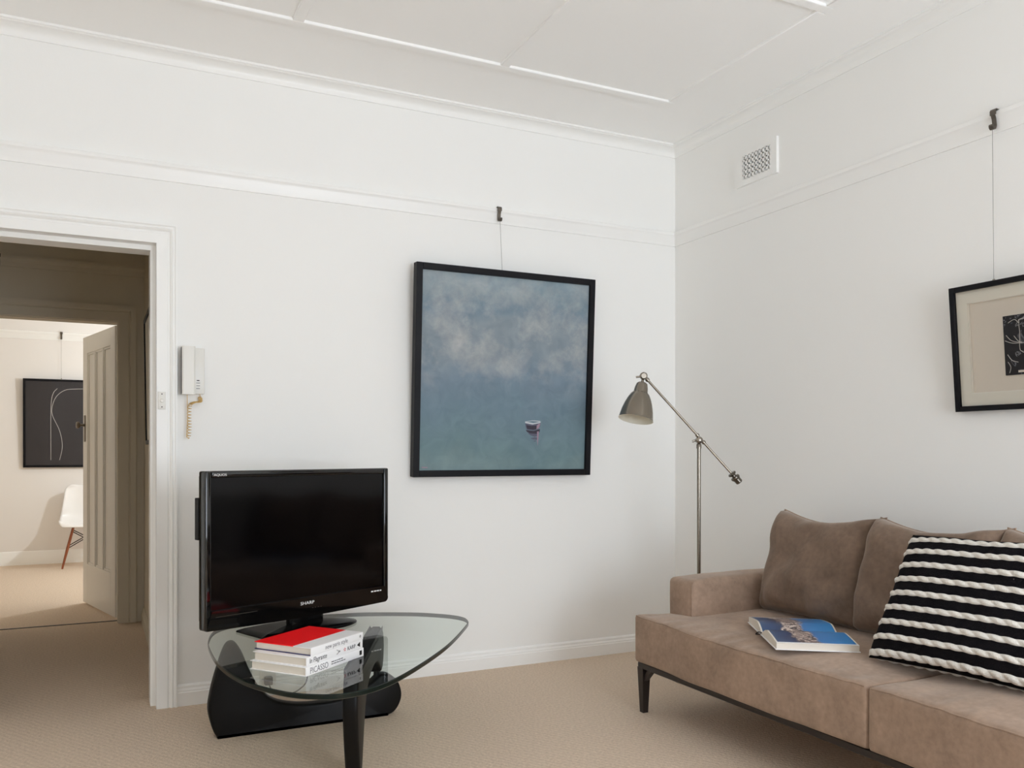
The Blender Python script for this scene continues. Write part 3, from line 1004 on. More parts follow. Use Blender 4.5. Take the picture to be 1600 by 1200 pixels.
def hook_and_wire(name, label, loc, rotz, drop, group=None, top=0.0, big=1.0, wire_dx=0.0, wire_out=0.0, m='grey_hook', size=1.0):
    """picture-rail hook: strap over the rail top, down its front, curled foot; a wire hangs from it. local -y is into the room"""
    h = tag(empty(name, loc, (0, 0, rotz)), label, 'picture hook', group)
    w = 0.012 * size
    prof = [(-0.002, 0.002), (-0.026, 0.003), (-0.031, -0.004), (-0.030, -0.020), (-0.024, -0.034), (-0.020, -0.060), (-0.024, -0.072), (-0.034, -0.074), (-0.040, -0.066), (-0.038, -0.058)]
    pts = [(a, b * 1.0) for a, b in prof]
    th = 0.0025
    mb = MB()
    for i in range(len(pts) - 1):
        ww = w * (1.0 if i < 3 else 0.72)
        (a, b_), (c, d) = pts[i], pts[i + 1]
        ln = math.hypot(c - a, d - b_)
        nx, nz = -(d - b_) / ln * th, (c - a) / ln * th
        mb.add([(-ww, a, b_), (ww, a, b_), (ww, c, d), (-ww, c, d), (-ww, a + nx, b_ + nz), (ww, a + nx, b_ + nz), (ww, c + nx, d + nz), (-ww, c + nx, d + nz)],
               [(0, 3, 2, 1), (4, 5, 6, 7), (0, 1, 5, 4), (1, 2, 6, 5), (2, 3, 7, 6), (3, 0, 4, 7)])
    mb.build('hook', m, h, smooth=30)
    if drop:
        MB().tube([(0, -0.032, -0.070), (wire_dx, -0.032 - wire_out, -0.070 - drop)], 0.0011, 6).build('wire', 'steel_wire', h)
        MB().lathe([(0.0, -0.006), (0.004, -0.004), (0.005, 0), (0.004, 0.004), (0.0, 0.006)], 10, Matrix.Translation((wire_dx, -0.032 - wire_out, -0.070 - drop))).build('wire_stop', 'nickel', h)
    return h


hook_and_wire('picture_hook', 'grey metal picture hook and wire above the boat painting', (1.945, YB, 2.4575), 0, 2.4575 - 0.070 - 2.112, wire_dx=0.004, wire_out=0.018)

# ------------------------------------------------------------------ picture above the sofa
RW_, RH_ = 0.80, 0.489
rl = 0.042
rp = tag(empty('framed_print', (XR - 0.002, 2.294, 1.313), (math.asin(rl / RH_), 0, -PI / 2)), 'black framed dark abstract print in a wide cream mount above the sofa', 'framed picture')
frame_bars(rp, RW_, RH_, 0.021, 0.0, 0.03, 'black_frame')
MB().box(0.021, RW_ - 0.021, -0.006, -0.002, 0.021, RH_ - 0.021).build('backing_board', 'mat_inner', rp, smooth=0)
mw = 0.047
o0, o1, p0, p1 = 0.021, RW_ - 0.021, 0.021, RH_ - 0.021
mb = MB()
for x0, x1, z0, z1 in ((o0, o0 + mw, p0, p1), (o1 - mw, o1, p0, p1), (o0 + mw, o1 - mw, p0, p0 + mw), (o0 + mw, o1 - mw, p1 - mw, p1)):
    mb.box(x0, x1, -0.016, -0.0125, z0, z1)
mb.build('mount', 'mat_board', rp, smooth=0)
mb = MB()
i0, i1, k0, k1 = o0 + mw, o1 - mw, p0 + mw, p1 - mw
for x0, x1, z0, z1 in ((i0 - 0.0005, i0 + 0.003, k0, k1), (i1 - 0.003, i1 + 0.0005, k0, k1), (i0, i1, k0 - 0.0005, k0 + 0.003), (i0, i1, k1 - 0.003, k1 + 0.0005)):
    mb.box(x0, x1, -0.0135, -0.006, z0, z1)
mb.build('mount_bevel', 'mat_bevel', rp, smooth=0)
ax0, ax1, az0, az1 = 0.205, 0.595, 0.128, 0.350
art = MB().box(0, ax1 - ax0, -0.0045, 0, 0, az1 - az0).build('print', 'scribble_print', rp, smooth=0)
art.location = (ax0, -0.0062, az0)
ln = MB()
yy = -0.0048
ln.tube(spline([(0.062, yy, 0.19), (0.075, yy, 0.205), (0.20, yy, 0.203), (0.32, yy, 0.195), (0.335, yy, 0.17), (0.33, yy, 0.09), (0.31, yy, 0.078), (0.10, yy, 0.08), (0.068, yy, 0.085), (0.060, yy, 0.10), (0.063, yy, 0.15)], 5), 0.0013, 5, closed=True)
for s in ([(0.005, yy, 0.13), (0.035, yy, 0.118), (0.085, yy, 0.116)], [(0.01, yy, 0.15), (0.03, yy, 0.128), (0.062, yy, 0.118)], [(0.04, yy, 0.145), (0.055, yy, 0.125), (0.07, yy, 0.118)],
          [(0.012, yy, 0.078), (0.028, yy, 0.055), (0.052, yy, 0.046)], [(0.012, yy, 0.05), (0.022, yy, 0.03), (0.016, yy, 0.008)], [(0.02, yy, 0.195), (0.045, yy, 0.205), (0.06, yy, 0.19)], [(0.09, yy, 0.21), (0.13, yy, 0.20), (0.2, yy, 0.212)], [(0.1, yy, 0.035), (0.16, yy, 0.045), (0.21, yy, 0.03)]):
    ln.tube(spline(s, 5, closed=False), 0.0011, 5)
ln.build('brush_line', 'art_line', art)
MB().box(0.05, 0.30, -0.0051, -0.0044, 0.008, 0.016).build('brush_line', 'mat_inner', art, smooth=0)
gp = MB()
gp.add([(o0, -0.0215, p0), (o1, -0.0215, p0), (o1, -0.0215, p1), (o0, -0.0215, p1), (o0, -0.0195, p0), (o1, -0.0195, p0), (o1, -0.0195, p1), (o0, -0.0195, p1)],
       [(0, 1, 2, 3), (5, 4, 7, 6), (0, 4, 5, 1), (1, 5, 6, 2), (2, 6, 7, 3), (3, 7, 4, 0)])
gp.mi = [0, 1, 1, 1, 1, 1]
gp.build('glass_pane', ['coated_glass', 'picture_glass_back'], rp, smooth=0)
hook_and_wire('picture_hook', 'dark metal picture hook and wire above the abstract print, towards the corner', (XR, 2.137, 2.4575), -PI / 2, 2.4575 - 0.07 - 1.806, group='hooks over the abstract print', wire_dx=0.006, wire_out=0.0)
hook_and_wire('picture_hook', 'dark metal picture hook and wire above the abstract print, away from the corner', (XR, 1.655, 2.4575), -PI / 2, 2.4575 - 0.07 - 1.806, group='hooks over the abstract print')

# ------------------------------------------------------------------ wall vent
vt = tag(empty('wall_vent', (XR - 0.0005, 3.620, 2.565), (0, 0, -PI / 2)), 'white square-hole wall vent near the corner above the picture rail', 'vent')
VW, VH, VD = 0.315, 0.185, 0.016
gx0, gx1, gz0, gz1 = 0.062, 0.270, 0.030, 0.155
mb = MB()
for x0, x1, z0, z1 in ((0, gx0, 0, VH), (gx1, VW, 0, VH), (gx0, gx1, 0, gz0), (gx0, gx1, gz1, VH)):
    mb.box(x0, x1, -VD, 0, z0, z1)
mb.build('vent_frame', 'wall_paint', vt, smooth=0)
mb = MB()
nc, nr = 8, 5
px_, pz_ = (gx1 - gx0) / nc, (gz1 - gz0) / nr
for k in range(nc + 1):
    x = gx0 + k * px_
    mb.box(max(gx0, x - px_ * 0.23), min(gx1, x + px_ * 0.23), -VD, -0.004, gz0, gz1)
for k in range(nr + 1):
    zz = gz0 + k * pz_
    mb.box(gx0, gx1, -VD, -0.0042, max(gz0, zz - pz_ * 0.17), min(gz1, zz + pz_ * 0.17))
mb.build('grille', 'wall_paint', vt, smooth=0)
MB().box(gx0, gx1, -0.002, 0, gz0, gz1).build('vent_backing', 'dark_hole', vt, smooth=0)

# ------------------------------------------------------------------ intercom and switch
ic = tag(empty('intercom_handset', (0.356, YB, 1.412)), 'white wall intercom handset with a coiled yellowed cord by the doorway', 'intercom')
MB().bbox(0.006, 0.100, -0.022, -0.0003, 0.004, 0.214, 0.004, 2).build('base_plate', 'white_plastic', ic)
h_ = MB()
prof = [(0, -0.023), (0.058, -0.023), (0.058, -0.048), (0.050, -0.056), (0.006, -0.056), (0, -0.050)]
h_.prism(prof, 'z', 0.0, 0.218)
h_.build('handset', 'white_plastic', ic, smooth=30)
MB().box(-0.0008, 0.0, -0.050, -0.012, 0.003, 0.214).build('side_strip', 'matte_black', ic, smooth=0)  # thin black strip down the handset's left side
MB().bbox(0.066, 0.078, -0.0245, -0.0215, 0.064, 0.068, 0.0008, 1).build('button', 'matte_black', ic)
for k in range(3):
    MB().bbox(0.064, 0.080, -0.0240, -0.0215, 0.028 + k * 0.0125, 0.0315 + k * 0.0125, 0.0008, 1).build('button', 'steel_wire', ic)
cc = spline([(0.080, -0.015, 0.005), (0.082, -0.015, -0.012), (0.080, -0.02, -0.030), (0.055, -0.025, -0.034), (0.036, -0.028, -0.050), (0.033, -0.028, -0.100), (0.034, -0.028, -0.150), (0.030, -0.030, -0.195)], 40, closed=False)
hx = []
turns = 26
for i, p in enumerate(cc):
    f = i / (len(cc) - 1)
    a = 2 * PI * turns * f
    r = 0.0 if f < 0.12 else 0.0085
    hx.append(p + Vector((r * math.cos(a), r * math.sin(a) * 0.8, r * 0.3 * math.sin(a))))
hx = hx[:-2] + [Vector((0.030, -0.030, -0.199)), Vector((0.022, -0.030, -0.19)), Vector((0.026, -0.026, -0.10)), Vector((0.024, -0.03, 0.004))]
MB().tube(hx, 0.0017, 6).build('coiled_cord', 'cream_plastic', ic)
sw = tag(empty('light_switch', (0.2745, YB - 0.019, 1.344)), 'narrow white light switch on the door architrave', 'switch')
MB().bbox(-0.016, 0.016, -0.007, -0.0002, 0, 0.078, 0.0015, 2).build('switch_plate', 'white_plastic', sw)
MB().lathe([(0.0085, 0), (0.0085, 0.004), (0.007, 0.006), (0, 0.0065)], 16, Matrix.Translation((0, -0.0068, 0.038)) @ RX90).build('switch_button', 'white_plastic', sw)
for zz in (0.010, 0.068):
    MB().lathe([(0.0028, 0), (0.0026, 0.001), (0, 0.0012)], 10, Matrix.Translation((0, -0.0068, zz)) @ RX90).build('screw', 'matte_black', sw)

# ------------------------------------------------------------------ floor lamp
LX, LY = 2.754, 3.488
lp = tag(empty('floor_lamp', (LX, LY, 0)), 'brushed nickel floor lamp with angled arm and bell shade behind the sofa arm', 'lamp')
R_ = Vector((math.cos(YAW), -math.sin(YAW), 0))       # the arm swings in this upright plane
Fd = Vector((math.sin(YAW), math.cos(YAW), 0))
J = Vector((0, 0, 1.212))
A1 = Vector((2.512 - LX, 3.605 - LY, 1.527))
A2 = Vector((2.914 - LX, 3.410 - LY, 1.030))
MB().lathe([(0.0, 0), (0.135, 0), (0.135, 0.012), (0.128, 0.018), (0.03, 0.024), (0.016, 0.034), (0.0, 0.034)], 40).build('base', 'nickel', lp)
MB().tube([(0, 0, 0.03), (0, 0, 1.185)], 0.0095, 16).build('pole', 'nickel', lp)
jt = MB()
off = -Fd * 0.012
jt.lathe([(0.0, -0.02), (0.0125, -0.02), (0.0125, 0.0), (0.008, 0.006), (0.008, 0.014), (0, 0.014)], 16, Matrix.Translation((0, 0, 1.19)))
ax = Fd.to_track_quat('Z', 'Y').to_matrix().to_4x4()
jt.lathe([(0, -0.022), (0.012, -0.022), (0.017, -0.018), (0.017, 0.010), (0.012, 0.014), (0, 0.014)], 20, Matrix.Translation(J) @ ax)
jt.tube([J - R_ * 0.034 + Vector((0, 0, -0.006)), J - R_ * 0.012], [0.006, 0.005], 10)
jt.build('joint', 'nickel', lp)
dv = (A2 - A1).normalized()
mid = A1 + dv * ((J - A1).dot(dv))
MB().tube([A1, A2], 0.006, 12).build('arm', 'nickel', lp)
cl = MB()
for s in (-0.024, 0.024):
    q = dv.to_track_quat('Z', 'Y').to_matrix().to_4x4()
    cl.lathe([(0, -0.007), (0.0095, -0.007), (0.0105, 0), (0.0095, 0.007), (0, 0.007)], 14, Matrix.Translation(mid + dv * s) @ q)
cl.build('collar', 'nickel', lp)
q = dv.to_track_quat('Z', 'Y').to_matrix().to_4x4()
MB().lathe([(0, -0.020), (0.019, -0.020), (0.022, -0.015), (0.019, -0.009), (0.012, -0.006), (0.012, 0.002), (0.022, 0.004), (0.024, 0.011), (0.021, 0.018), (0.018, 0.020), (0.018, 0.040), (0.014, 0.044), (0, 0.045)], 24, Matrix.Translation(A2) @ q).build('counterweight', 'nickel_dark', lp)
hj = MB()
hj.lathe([(0, -0.016), (0.013, -0.016), (0.019, -0.011), (0.019, 0.011), (0.013, 0.016), (0, 0.016)], 20, Matrix.Translation(A1 + Vector((0, 0, 0.010)) - R_ * 0.012) @ ax)
hj.tube([A1 - R_ * 0.050 + Vector((0, 0, 0.004)), A1 - R_ * 0.012 + Vector((0, 0, 0.010))], [0.005, 0.005], 10)
hj.lathe([(0, -0.008), (0.010, -0.008), (0.011, 0), (0.010, 0.008), (0, 0.008)], 14, Matrix.Translation(A1 + dv * 0.012) @ q)
hj.build('head_joint', 'nickel', lp)
# bell shade, axis tipped to the left and a little towards the room
axis = (Vector((0, 0, 1)) + R_ * 0.205 + Fd * 0.20).normalized()
top_c = A1 - R_ * 0.016 + Vector((0, 0, -0.012))
HQ = Matrix.Translation(top_c) @ axis.to_track_quat('Z', 'Y').to_matrix().to_4x4()
outer = [(0.007, 0.004), (0.007, -0.012), (0.022, -0.014), (0.028, -0.020), (0.033, -0.040), (0.036, -0.062), (0.0375, -0.066), (0.047, -0.075), (0.060, -0.100), (0.071, -0.130), (0.079, -0.160), (0.0845, -0.192), (0.0870, -0.206), (0.0885, -0.208)]
inner = [(0.0885, -0.208), (0.0850, -0.2075), (0.0825, -0.192), (0.077, -0.160), (0.069, -0.130), (0.058, -0.101), (0.045, -0.077), (0.034, -0.067), (0.030, -0.05), (0.0, -0.03)]
shade = MB().lathe(outer, 48, HQ).build('lamp_shade', 'nickel', lp, smooth=35)
MB().lathe(inner, 48, HQ).build('shade_lining', 'shade_inner', shade, smooth=60)
vh = MB()
for k in range(16):
    a = 2 * PI * k / 16
    vh.lathe([(0.0032, 0.0), (0.0, 0.0006)], 8, HQ @ Matrix.Translation((0.0412 * math.cos(a), 0.0412 * math.sin(a), -0.0697)) @ Vector((math.cos(a), math.sin(a), 1.0)).to_track_quat('Z', 'Y').to_matrix().to_4x4())
vh.build('vent_hole', 'dark_hole', shade)
MB().lathe([(0.012, -0.06), (0.013, -0.09), (0.022, -0.115), (0.030, -0.145), (0.028, -0.165), (0.016, -0.182), (0.0, -0.186)], 24, HQ).build('light_bulb', 'bulb_glass', lp, smooth=60)


# ------------------------------------------------------------------ sofa
def soft_box(x0, x1, y0, y1, z0, z1, r=0.03, n=(16, 30, 8), bulge=(0, 0, 0.02), wr=0.0, seed=0.0, fn=None):
    """rounded, slightly stuffed block: even grid on six sides, edges rounded by r, faces bulged"""
    cx, cy, cz = (x0 + x1) / 2, (y0 + y1) / 2, (z0 + z1) / 2
    hx_, hy_, hz_ = (x1 - x0) / 2, (y1 - y0) / 2, (z1 - z0) / 2
    bm = bmesh.new()
    idx = {}

    def coord(i, k, h):
        # denser towards the ends, so that the rounding is smooth
        t = -1 + 2 * i / k
        t = math.sin(t * PI / 2) * 0.35 + t * 0.65
        return t * h

    def V(i, j, k):
        key = (i, j, k)
        if key not in idx:
            p = Vector((coord(i, n[0], hx_), coord(j, n[1], hy_), coord(k, n[2], hz_)))
            c = Vector([max(-(h - r), min(h - r, q)) for q, h in zip(p, (hx_, hy_, hz_))])
            d = p - c
            if d.length > 1e-9:
                p = c + d.normalized() * r
            u, v, w = p.x / hx_, p.y / hy_, p.z / hz_
            p.x += bulge[0] * (1 - v * v) * (1 - w * w) * u
            p.y += bulge[1] * (1 - u * u) * (1 - w * w) * v
            p.z += bulge[2] * max(0, 1 - abs(u) ** 2.5) * max(0, 1 - abs(v) ** 4) * (1 if w > 0 else 0) * max(0, w)
            if wr:
                q = Vector((p.x * 5 + seed, p.y * 5, p.z * 9))
                p += Vector((0.5, 0.2, 0.8)) * wr * noise.noise(q)
            p += Vector((cx, cy, cz))
            if fn:
                p = fn(p)
            idx[key] = bm.verts.new(p)
        return idx[key]

    a, b, c = n
    for i in range(a):
        for j in range(b):
            bm.faces.new((V(i, j, 0), V(i, j + 1, 0), V(i + 1, j + 1, 0), V(i + 1, j, 0)))
            bm.faces.new((V(i, j, c), V(i + 1, j, c), V(i + 1, j + 1, c), V(i, j + 1, c)))
    for i in range(a):
        for k in range(c):
            bm.faces.new((V(i, 0, k), V(i + 1, 0, k), V(i + 1, 0, k + 1), V(i, 0, k + 1)))
            bm.faces.new((V(i, b, k), V(i, b, k + 1), V(i + 1, b, k + 1), V(i + 1, b, k)))
    for j in range(b):
        for k in range(c):
            bm.faces.new((V(0, j, k), V(0, j, k + 1), V(0, j + 1, k + 1), V(0, j + 1, k)))
            bm.faces.new((V(a, j, k), V(a, j + 1, k), V(a, j + 1, k + 1), V(a, j, k + 1)))
    return MB().bm(bm)


SX0, SX1, SY0, SY1, SYM = 2.160, 3.050, 0.640, 3.190, 1.912
so = tag(empty('sofa', ((SX0 + SX1) / 2, (SY0 + SY1) / 2, 0)), 'taupe suede sofa on slim dark wooden legs along the wall', 'sofa')
so_m = Matrix.Translation((-(SX0 + SX1) / 2, -(SY0 + SY1) / 2, 0))


def so_part(o):
    o.parent = so
    o.data.transform(so_m)
    return o


# timber base rail and legs
base = MB()
base.bbox(SX0 + 0.012, SX0 + 0.047, SY0 + 0.01, SY1 - 0.01, 0.196, 0.222, 0.003, 1).bbox(SX1 - 0.04, SX1 - 0.005, SY0 + 0.01, SY1 - 0.01, 0.196, 0.222, 0.003, 1)
base.bbox(SX0 + 0.047, SX1 - 0.04, SY0 + 0.01, SY0 + 0.045, 0.196, 0.222, 0.003, 1).bbox(SX0 + 0.047, SX1 - 0.04, SY1 - 0.045, SY1 - 0.01, 0.196, 0.222, 0.003, 1)
so_part(base.build('base_rail', 'dark_wood'))
for ly, sy in ((SY1 - 0.030, -1), (SY0 + 0.030, 1)):
    for lx, sx in ((SX0 + 0.032, 1), (SX1 - 0.025, -1)):
        lg = MB()
        lg.add([(lx + u * 0.013, ly + v * 0.013, 0.0) for u, v in ((-1, -1), (1, -1), (1, 1), (-1, 1))] + [(lx + u * 0.021, ly + v * 0.021, 0.20) for u, v in ((-1, -1), (1, -1), (1, 1), (-1, 1))],
               [(3, 2, 1, 0), (4, 5, 6, 7), (0, 1, 5, 4), (1, 2, 6, 5), (2, 3, 7, 6), (3, 0, 4, 7)])
        y_a, y_b = ly + sy * 0.012, ly + sy * 0.075
        lg.add([(lx - 0.012, y_a, 0.135), (lx + 0.012, y_a, 0.135), (lx - 0.012, y_a, 0.16), (lx + 0.012, y_a, 0.16), (lx - 0.012, y_b, 0.198), (lx + 0.012, y_b, 0.198), (lx - 0.012, y_b - sy * 0.03, 0.198), (lx + 0.012, y_b - sy * 0.03, 0.198)],
               [(0, 1, 5, 4), (2, 6, 7, 3), (0, 4, 6, 2), (1, 3, 7, 5), (0, 2, 3, 1), (4, 5, 7, 6)])
        so_part(lg.build('leg', 'dark_wood', smooth=0))

ARM_X0 = 2.345


def seat_fn(yc, s):
    def f(p):
        # front lip dips and swells between the seams, with small gathers near the front top edge
        t = (p.y - yc) / 0.63
        if p.x < SX0 + 0.12:
            p.x -= 0.012 * (1 - t * t)
        if p.z > 0.38:
            k = math.exp(-((p.x - SX0 - 0.05) / 0.06) ** 2)
            p.z += k * 0.0022 * math.sin(p.y * 62 + 3 * noise.noise(Vector((p.y * 3, s, 0)))) * (0.3 + abs(noise.noise(Vector((p.y * 4, s * 2, 1)))) * 2.0)
            p.z += 0.010 * noise.noise(Vector((p.x * 3.4 + s, p.y * 2.2, 0)))
        return p
    return f


for y0, y1, s in ((SYM + 0.001, SY1, 1.3), (SY0, SYM - 0.001, 4.1)):
    sc = so_part(soft_box(SX0, SX1 - 0.1, y0, y1, 0.2225, 0.424, 0.014, (30, 90, 10), (0.0, 0.0, 0.019), 0.004, s, seat_fn((y0 + y1) / 2, s)).build('seat_cushion', 'suede', smooth=60))
    # piping along the front top edge and down the ends
    f = seat_fn((y0 + y1) / 2, s)
    pp = []
    for k in range(61):
        y = y0 + 0.012 + (y1 - y0 - 0.024) * k / 60
        pp.append(f(Vector((SX0 + 0.004, y, 0.420 + 0.004 * noise.noise(Vector((SX0 * 5 + s, y * 5, 3.7)))))))
    po = MB().tube(pp, 0.0028, 8).build('piping', 'suede', sc)
    po.data.transform(so_m)

for y0, y1 in ((SY1 - 0.172, SY1), (SY0, SY0 + 0.172)):
    ar = so_part(soft_box(ARM_X0, SX1, y0, y1, 0.385, 0.588, 0.022, (26, 10, 8), (0.004, 0.004, 0.010), 0.005, y0).build('armrest', 'suede', smooth=60))
    inn = y0 if y0 > 2 else y1
    po = MB().tube([(ARM_X0 + 0.003, inn + (0.004 if inn == y0 else -0.004), 0.40), (ARM_X0 + 0.003, inn + (0.004 if inn == y0 else -0.004), 0.57), (ARM_X0 + 0.012, inn + (0.004 if inn == y0 else -0.004), 0.583)], 0.0026, 8).build('piping', 'suede', ar)
    po.data.transform(so_m)
so_part(soft_box(SX1 - 0.145, SX1, SY0 + 0.02, SY1 - 0.174, 0.225, 0.66, 0.03, (8, 60, 14), (0.004, 0, 0.01), 0.004, 9).build('backrest', 'suede', smooth=60))


def pillow(w, h, t, nu=36, nv=30, ear=0.045, sag=0.0, seed=0.0, wr=0.006, edge=0.32, flat=0.5):
    """stuffed cushion: width along x, height z, fullness +-y; pinched edges, corners drawn out"""
    def pt(u, v, side):
        a, b = 2 * u - 1, 2 * v - 1
        X = a * w / 2 * (1 - ear * (1 - b * b) * abs(a) ** 3)
        Z = b * h / 2 * (1 - ear * (1 - a * a) * abs(b) ** 3)
        Z -= sag * (1 - a * a) ** 1.2 * max(0, b) ** 2
        th = t / 2 * (max(0, (1 - a ** 4) * (1 - b ** 4))) ** flat
        if side:
            e = min(1, th / (t * edge))
            q = Vector((X * 5 + seed, Z * 5, side * 2.0))
            th += e * wr * (noise.noise(q) + 0.5 * noise.noise(q * 2.3)) * 1.5
        return Vector((X, side * th, Z + h / 2))
    return pt


def pillow_mesh(pt, nu, nv):
    mb = MB()
    mb.grid(lambda u, v: pt(u, v, -1), nu, nv)
    mb.grid(lambda u, v: pt(u, v, 1), nu, nv)
    bm = bmesh.new()
    me = bpy.data.meshes.new('tmp')
    me.from_pydata(mb.v, [], mb.f)
    bm.from_mesh(me)
    bmesh.ops.remove_doubles(bm, verts=bm.verts[:], dist=0.0006)
    bpy.data.meshes.remove(me)
    return MB().bm(bm)


# four loose back cushions; x of the pillow runs along the sofa (-y world), front (-y local) faces the room (-x world)
BCW = 0.545
for k in range(4):
    yc = 2.992 - 0.265 - k * 0.538
    pt_ = pillow(BCW + 0.022, 0.470, 0.22, sag=0.034, seed=k * 3.7, ear=0.06, wr=0.023, flat=0.36)
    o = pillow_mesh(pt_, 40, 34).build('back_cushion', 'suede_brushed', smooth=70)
    o.data.transform(Matrix.Translation((2.735, yc, 0.437)) @ Matrix.Rotation(-PI / 2, 4, 'Z') @ Matrix.Rotation(math.radians(-17), 4, 'X'))
    so_part(o)
    seam = [pt_(u, 1, 0) for u in [i / 20 for i in range(21)]] + [pt_(1, 1 - i / 20, 0) for i in range(1, 21)] + [pt_(1 - i / 20, 0, 0) for i in range(1, 21)] + [pt_(0, i / 20, 0) for i in range(1, 20)]
    p = MB().tube(seam, 0.003, 6, closed=True).build('piping', 'suede', o)
    p.data.transform(so_m @ Matrix.Translation((2.735, yc, 0.437)) @ Matrix.Rotation(-PI / 2, 4, 'Z') @ Matrix.Rotation(math.radians(-17), 4, 'X'))

# ------------------------------------------------------------------ striped knitted cushion
CW, CH, CT = 0.60, 0.475, 0.15
cu = tag(empty('striped_cushion', (2.40, 1.80, 0.449), (0, 0, 0)), 'black and white striped chunky knit cushion leaning on the sofa', 'cushion')
cu.matrix_world = Matrix.Translation((2.395, 1.800, 0.456)) @ Matrix.Rotation(math.radians(-88), 4, 'Z') @ Matrix.Rotation(math.radians(-31), 4, 'X') @ Matrix.Rotation(math.radians(-1.5), 4, 'Y')
cp = pillow(CW, CH, CT, ear=0.05, wr=0.004, flat=0.42, seed=21)
pillow_mesh(cp, 60, 60).build('cushion_cover', 'wool_black', cu, smooth=80)
NS = 9
for side in (-1, 1):
    for k in range(NS):
        v0 = 0.030 + k * (0.895 / (NS - 1))
        hvw = 0.022
        def sf(u, w, v0=v0, k=k, side=side):
            uu = 0.004 + 0.992 * u
            ww = 2 * w - 1
            ph = uu * 27 * PI + k * 1.3
            lob = abs(math.sin(ph / 2 + ww * 0.9))
            hv = hvw * (0.86 + 0.20 * lob)
            v = min(0.999, max(0.001, v0 + ww * hv))
            p = cp(uu, v, side)
            e = 0.002
            du = cp(min(1, uu + e), v, side) - cp(max(0, uu - e), v, side)
            dw = cp(uu, min(1, v + e), side) - cp(uu, max(0, v - e), side)
            nn = du.cross(dw)
            nn = nn.normalized() if nn.length > 1e-12 else Vector((0, -1, 0))
            if nn.y * side < 0:
                nn = -nn
            return p + nn * (math.sqrt(max(0, 1 - ww * ww)) * (0.0035 + 0.0060 * lob) * min(1, 0.35 + 12 * min(uu, 1 - uu)) - 0.0006)
        MB().grid(sf, 200, 8).build('knit_stripe', 'wool_white', cu, smooth=80)

# ------------------------------------------------------------------ open book on the seat
ob = tag(empty('open_book', (2.300, 2.534, 0.4500)), 'open picture book with a blue coastal photograph lying on the sofa seat', 'book')
oa = math.radians(-30)
ob.rotation_euler = (0, math.radians(1.2), oa)
OW, OL = 0.240, 0.287
def page_z(d):      # height of the page block across, d = distance from the spine 0..1
    return 0.008 + 0.030 * math.sin(min(1, d * 2.4) * PI / 2) * (1 - 0.55 * max(0, d - 0.3) ** 1.4 * 1.4)
for s in (-1, 1):
    cvr = MB().bbox(-0.004, OL + 0.004, min(0, s * (OW + 0.006)), max(0, s * (OW + 0.006)), 0, 0.0028, 0.0008, 1).build('cover', 'white_cover', ob)
    N_ = 18
    ends = [(d / N_) for d in range(N_ + 1)]
    mb = MB()
    tops = [(s * OW * d, page_z(d)) for d in ends]
    poly = [(0, 0.003)] + tops + [(s * OW, 0.003)]
    mb.prism(poly, 'x', 0, OL)
    pg = mb.build('page_block', 'page_paper', ob, smooth=50)
    def top(u, v, s=s, m0=0.0, m1=0.0):
        d = 0.01 + v * (0.955 - 0.01)
        return Vector((0.006 + (OL - 0.012) * u, s * OW * d, page_z(d) + 0.0006))
    MB().grid(top, 8, 24).build('photo_page', 'book_photo', ob, smooth=60)
    MB().grid(lambda u, v: Vector((OL * u, s * OW * (0.955 + 0.045 * v), page_z(0.955 + 0.045 * v) + 0.0005)), 4, 2).build('page_margin', 'white_cover', ob, smooth=60)
rb = spline([(0.0, 0.0, 0.010), (-0.014, -0.004, 0.012), (-0.022, 0.0, 0.004), (-0.012, 0.012, 0.001), (0.004, 0.004, 0.004)], 6, closed=False)
MB().tube(rb, 0.0022, 6).build('bookmark_ribbon', 'matte_black', ob)

# ------------------------------------------------------------------ hall and lit room
hook_and_wire('picture_hook', 'dark picture hook on the dim hall rail', (-0.545, HALL_Y1, 2.4145), 0, 0, m='matte_black')
hp = tag(empty('framed_picture', (HALL_XR - 0.001, 5.86, 1.20), (math.asin(0.012 / 0.78), 0, -PI / 2)), 'black framed picture seen edge-on in the dim hall', 'framed picture')
frame_bars(hp, 0.62, 0.78, 0.025, 0.0, 0.016, 'black_frame')
MB().box(0.025, 0.595, -0.008, -0.003, 0.025, 0.755).build('mount', 'mat_board', hp, smooth=0)

fp = tag(empty('framed_picture', (-0.648, FAR_Y1 - 0.0015, 0.997), (math.asin(0.03 / 0.91), 0, 0)), 'large dark framed picture with thin white curved lines, behind the panel door', 'framed picture')
FWp, FHp = 0.70, 0.91
frame_bars(fp, FWp, FHp, 0.022, 0.0, 0.035, 'black_frame')
dk = MB().box(0.022, FWp - 0.022, -0.02, -0.002, 0.022, FHp - 0.022).build('print', mat('charcoal_print', (58, 54, 56), 0.6), fp, smooth=0)
cl1 = spline([(0.31, -0.0205, 0.815), (0.275, -0.0205, 0.77), (0.255, -0.0205, 0.68), (0.25, -0.0205, 0.5), (0.25, -0.0205, 0.28), (0.25, -0.0205, 0.075)], 6, closed=False)
cl2 = spline([(0.62, -0.0205, 0.82), (0.48, -0.0205, 0.815), (0.38, -0.0205, 0.80), (0.30, -0.0205, 0.73), (0.262, -0.0205, 0.62), (0.268, -0.0205, 0.53), (0.33, -0.0205, 0.38), (0.355, -0.0205, 0.22), (0.33, -0.0205, 0.075)], 6, closed=False)
MB().tube(cl1, 0.0026, 5).tube(cl2, 0.0026, 5).build('drawn_line', 'art_line', dk)
gp = MB()
a0_, a1_, c0_, c1_ = 0.022, FWp - 0.022, 0.022, FHp - 0.022
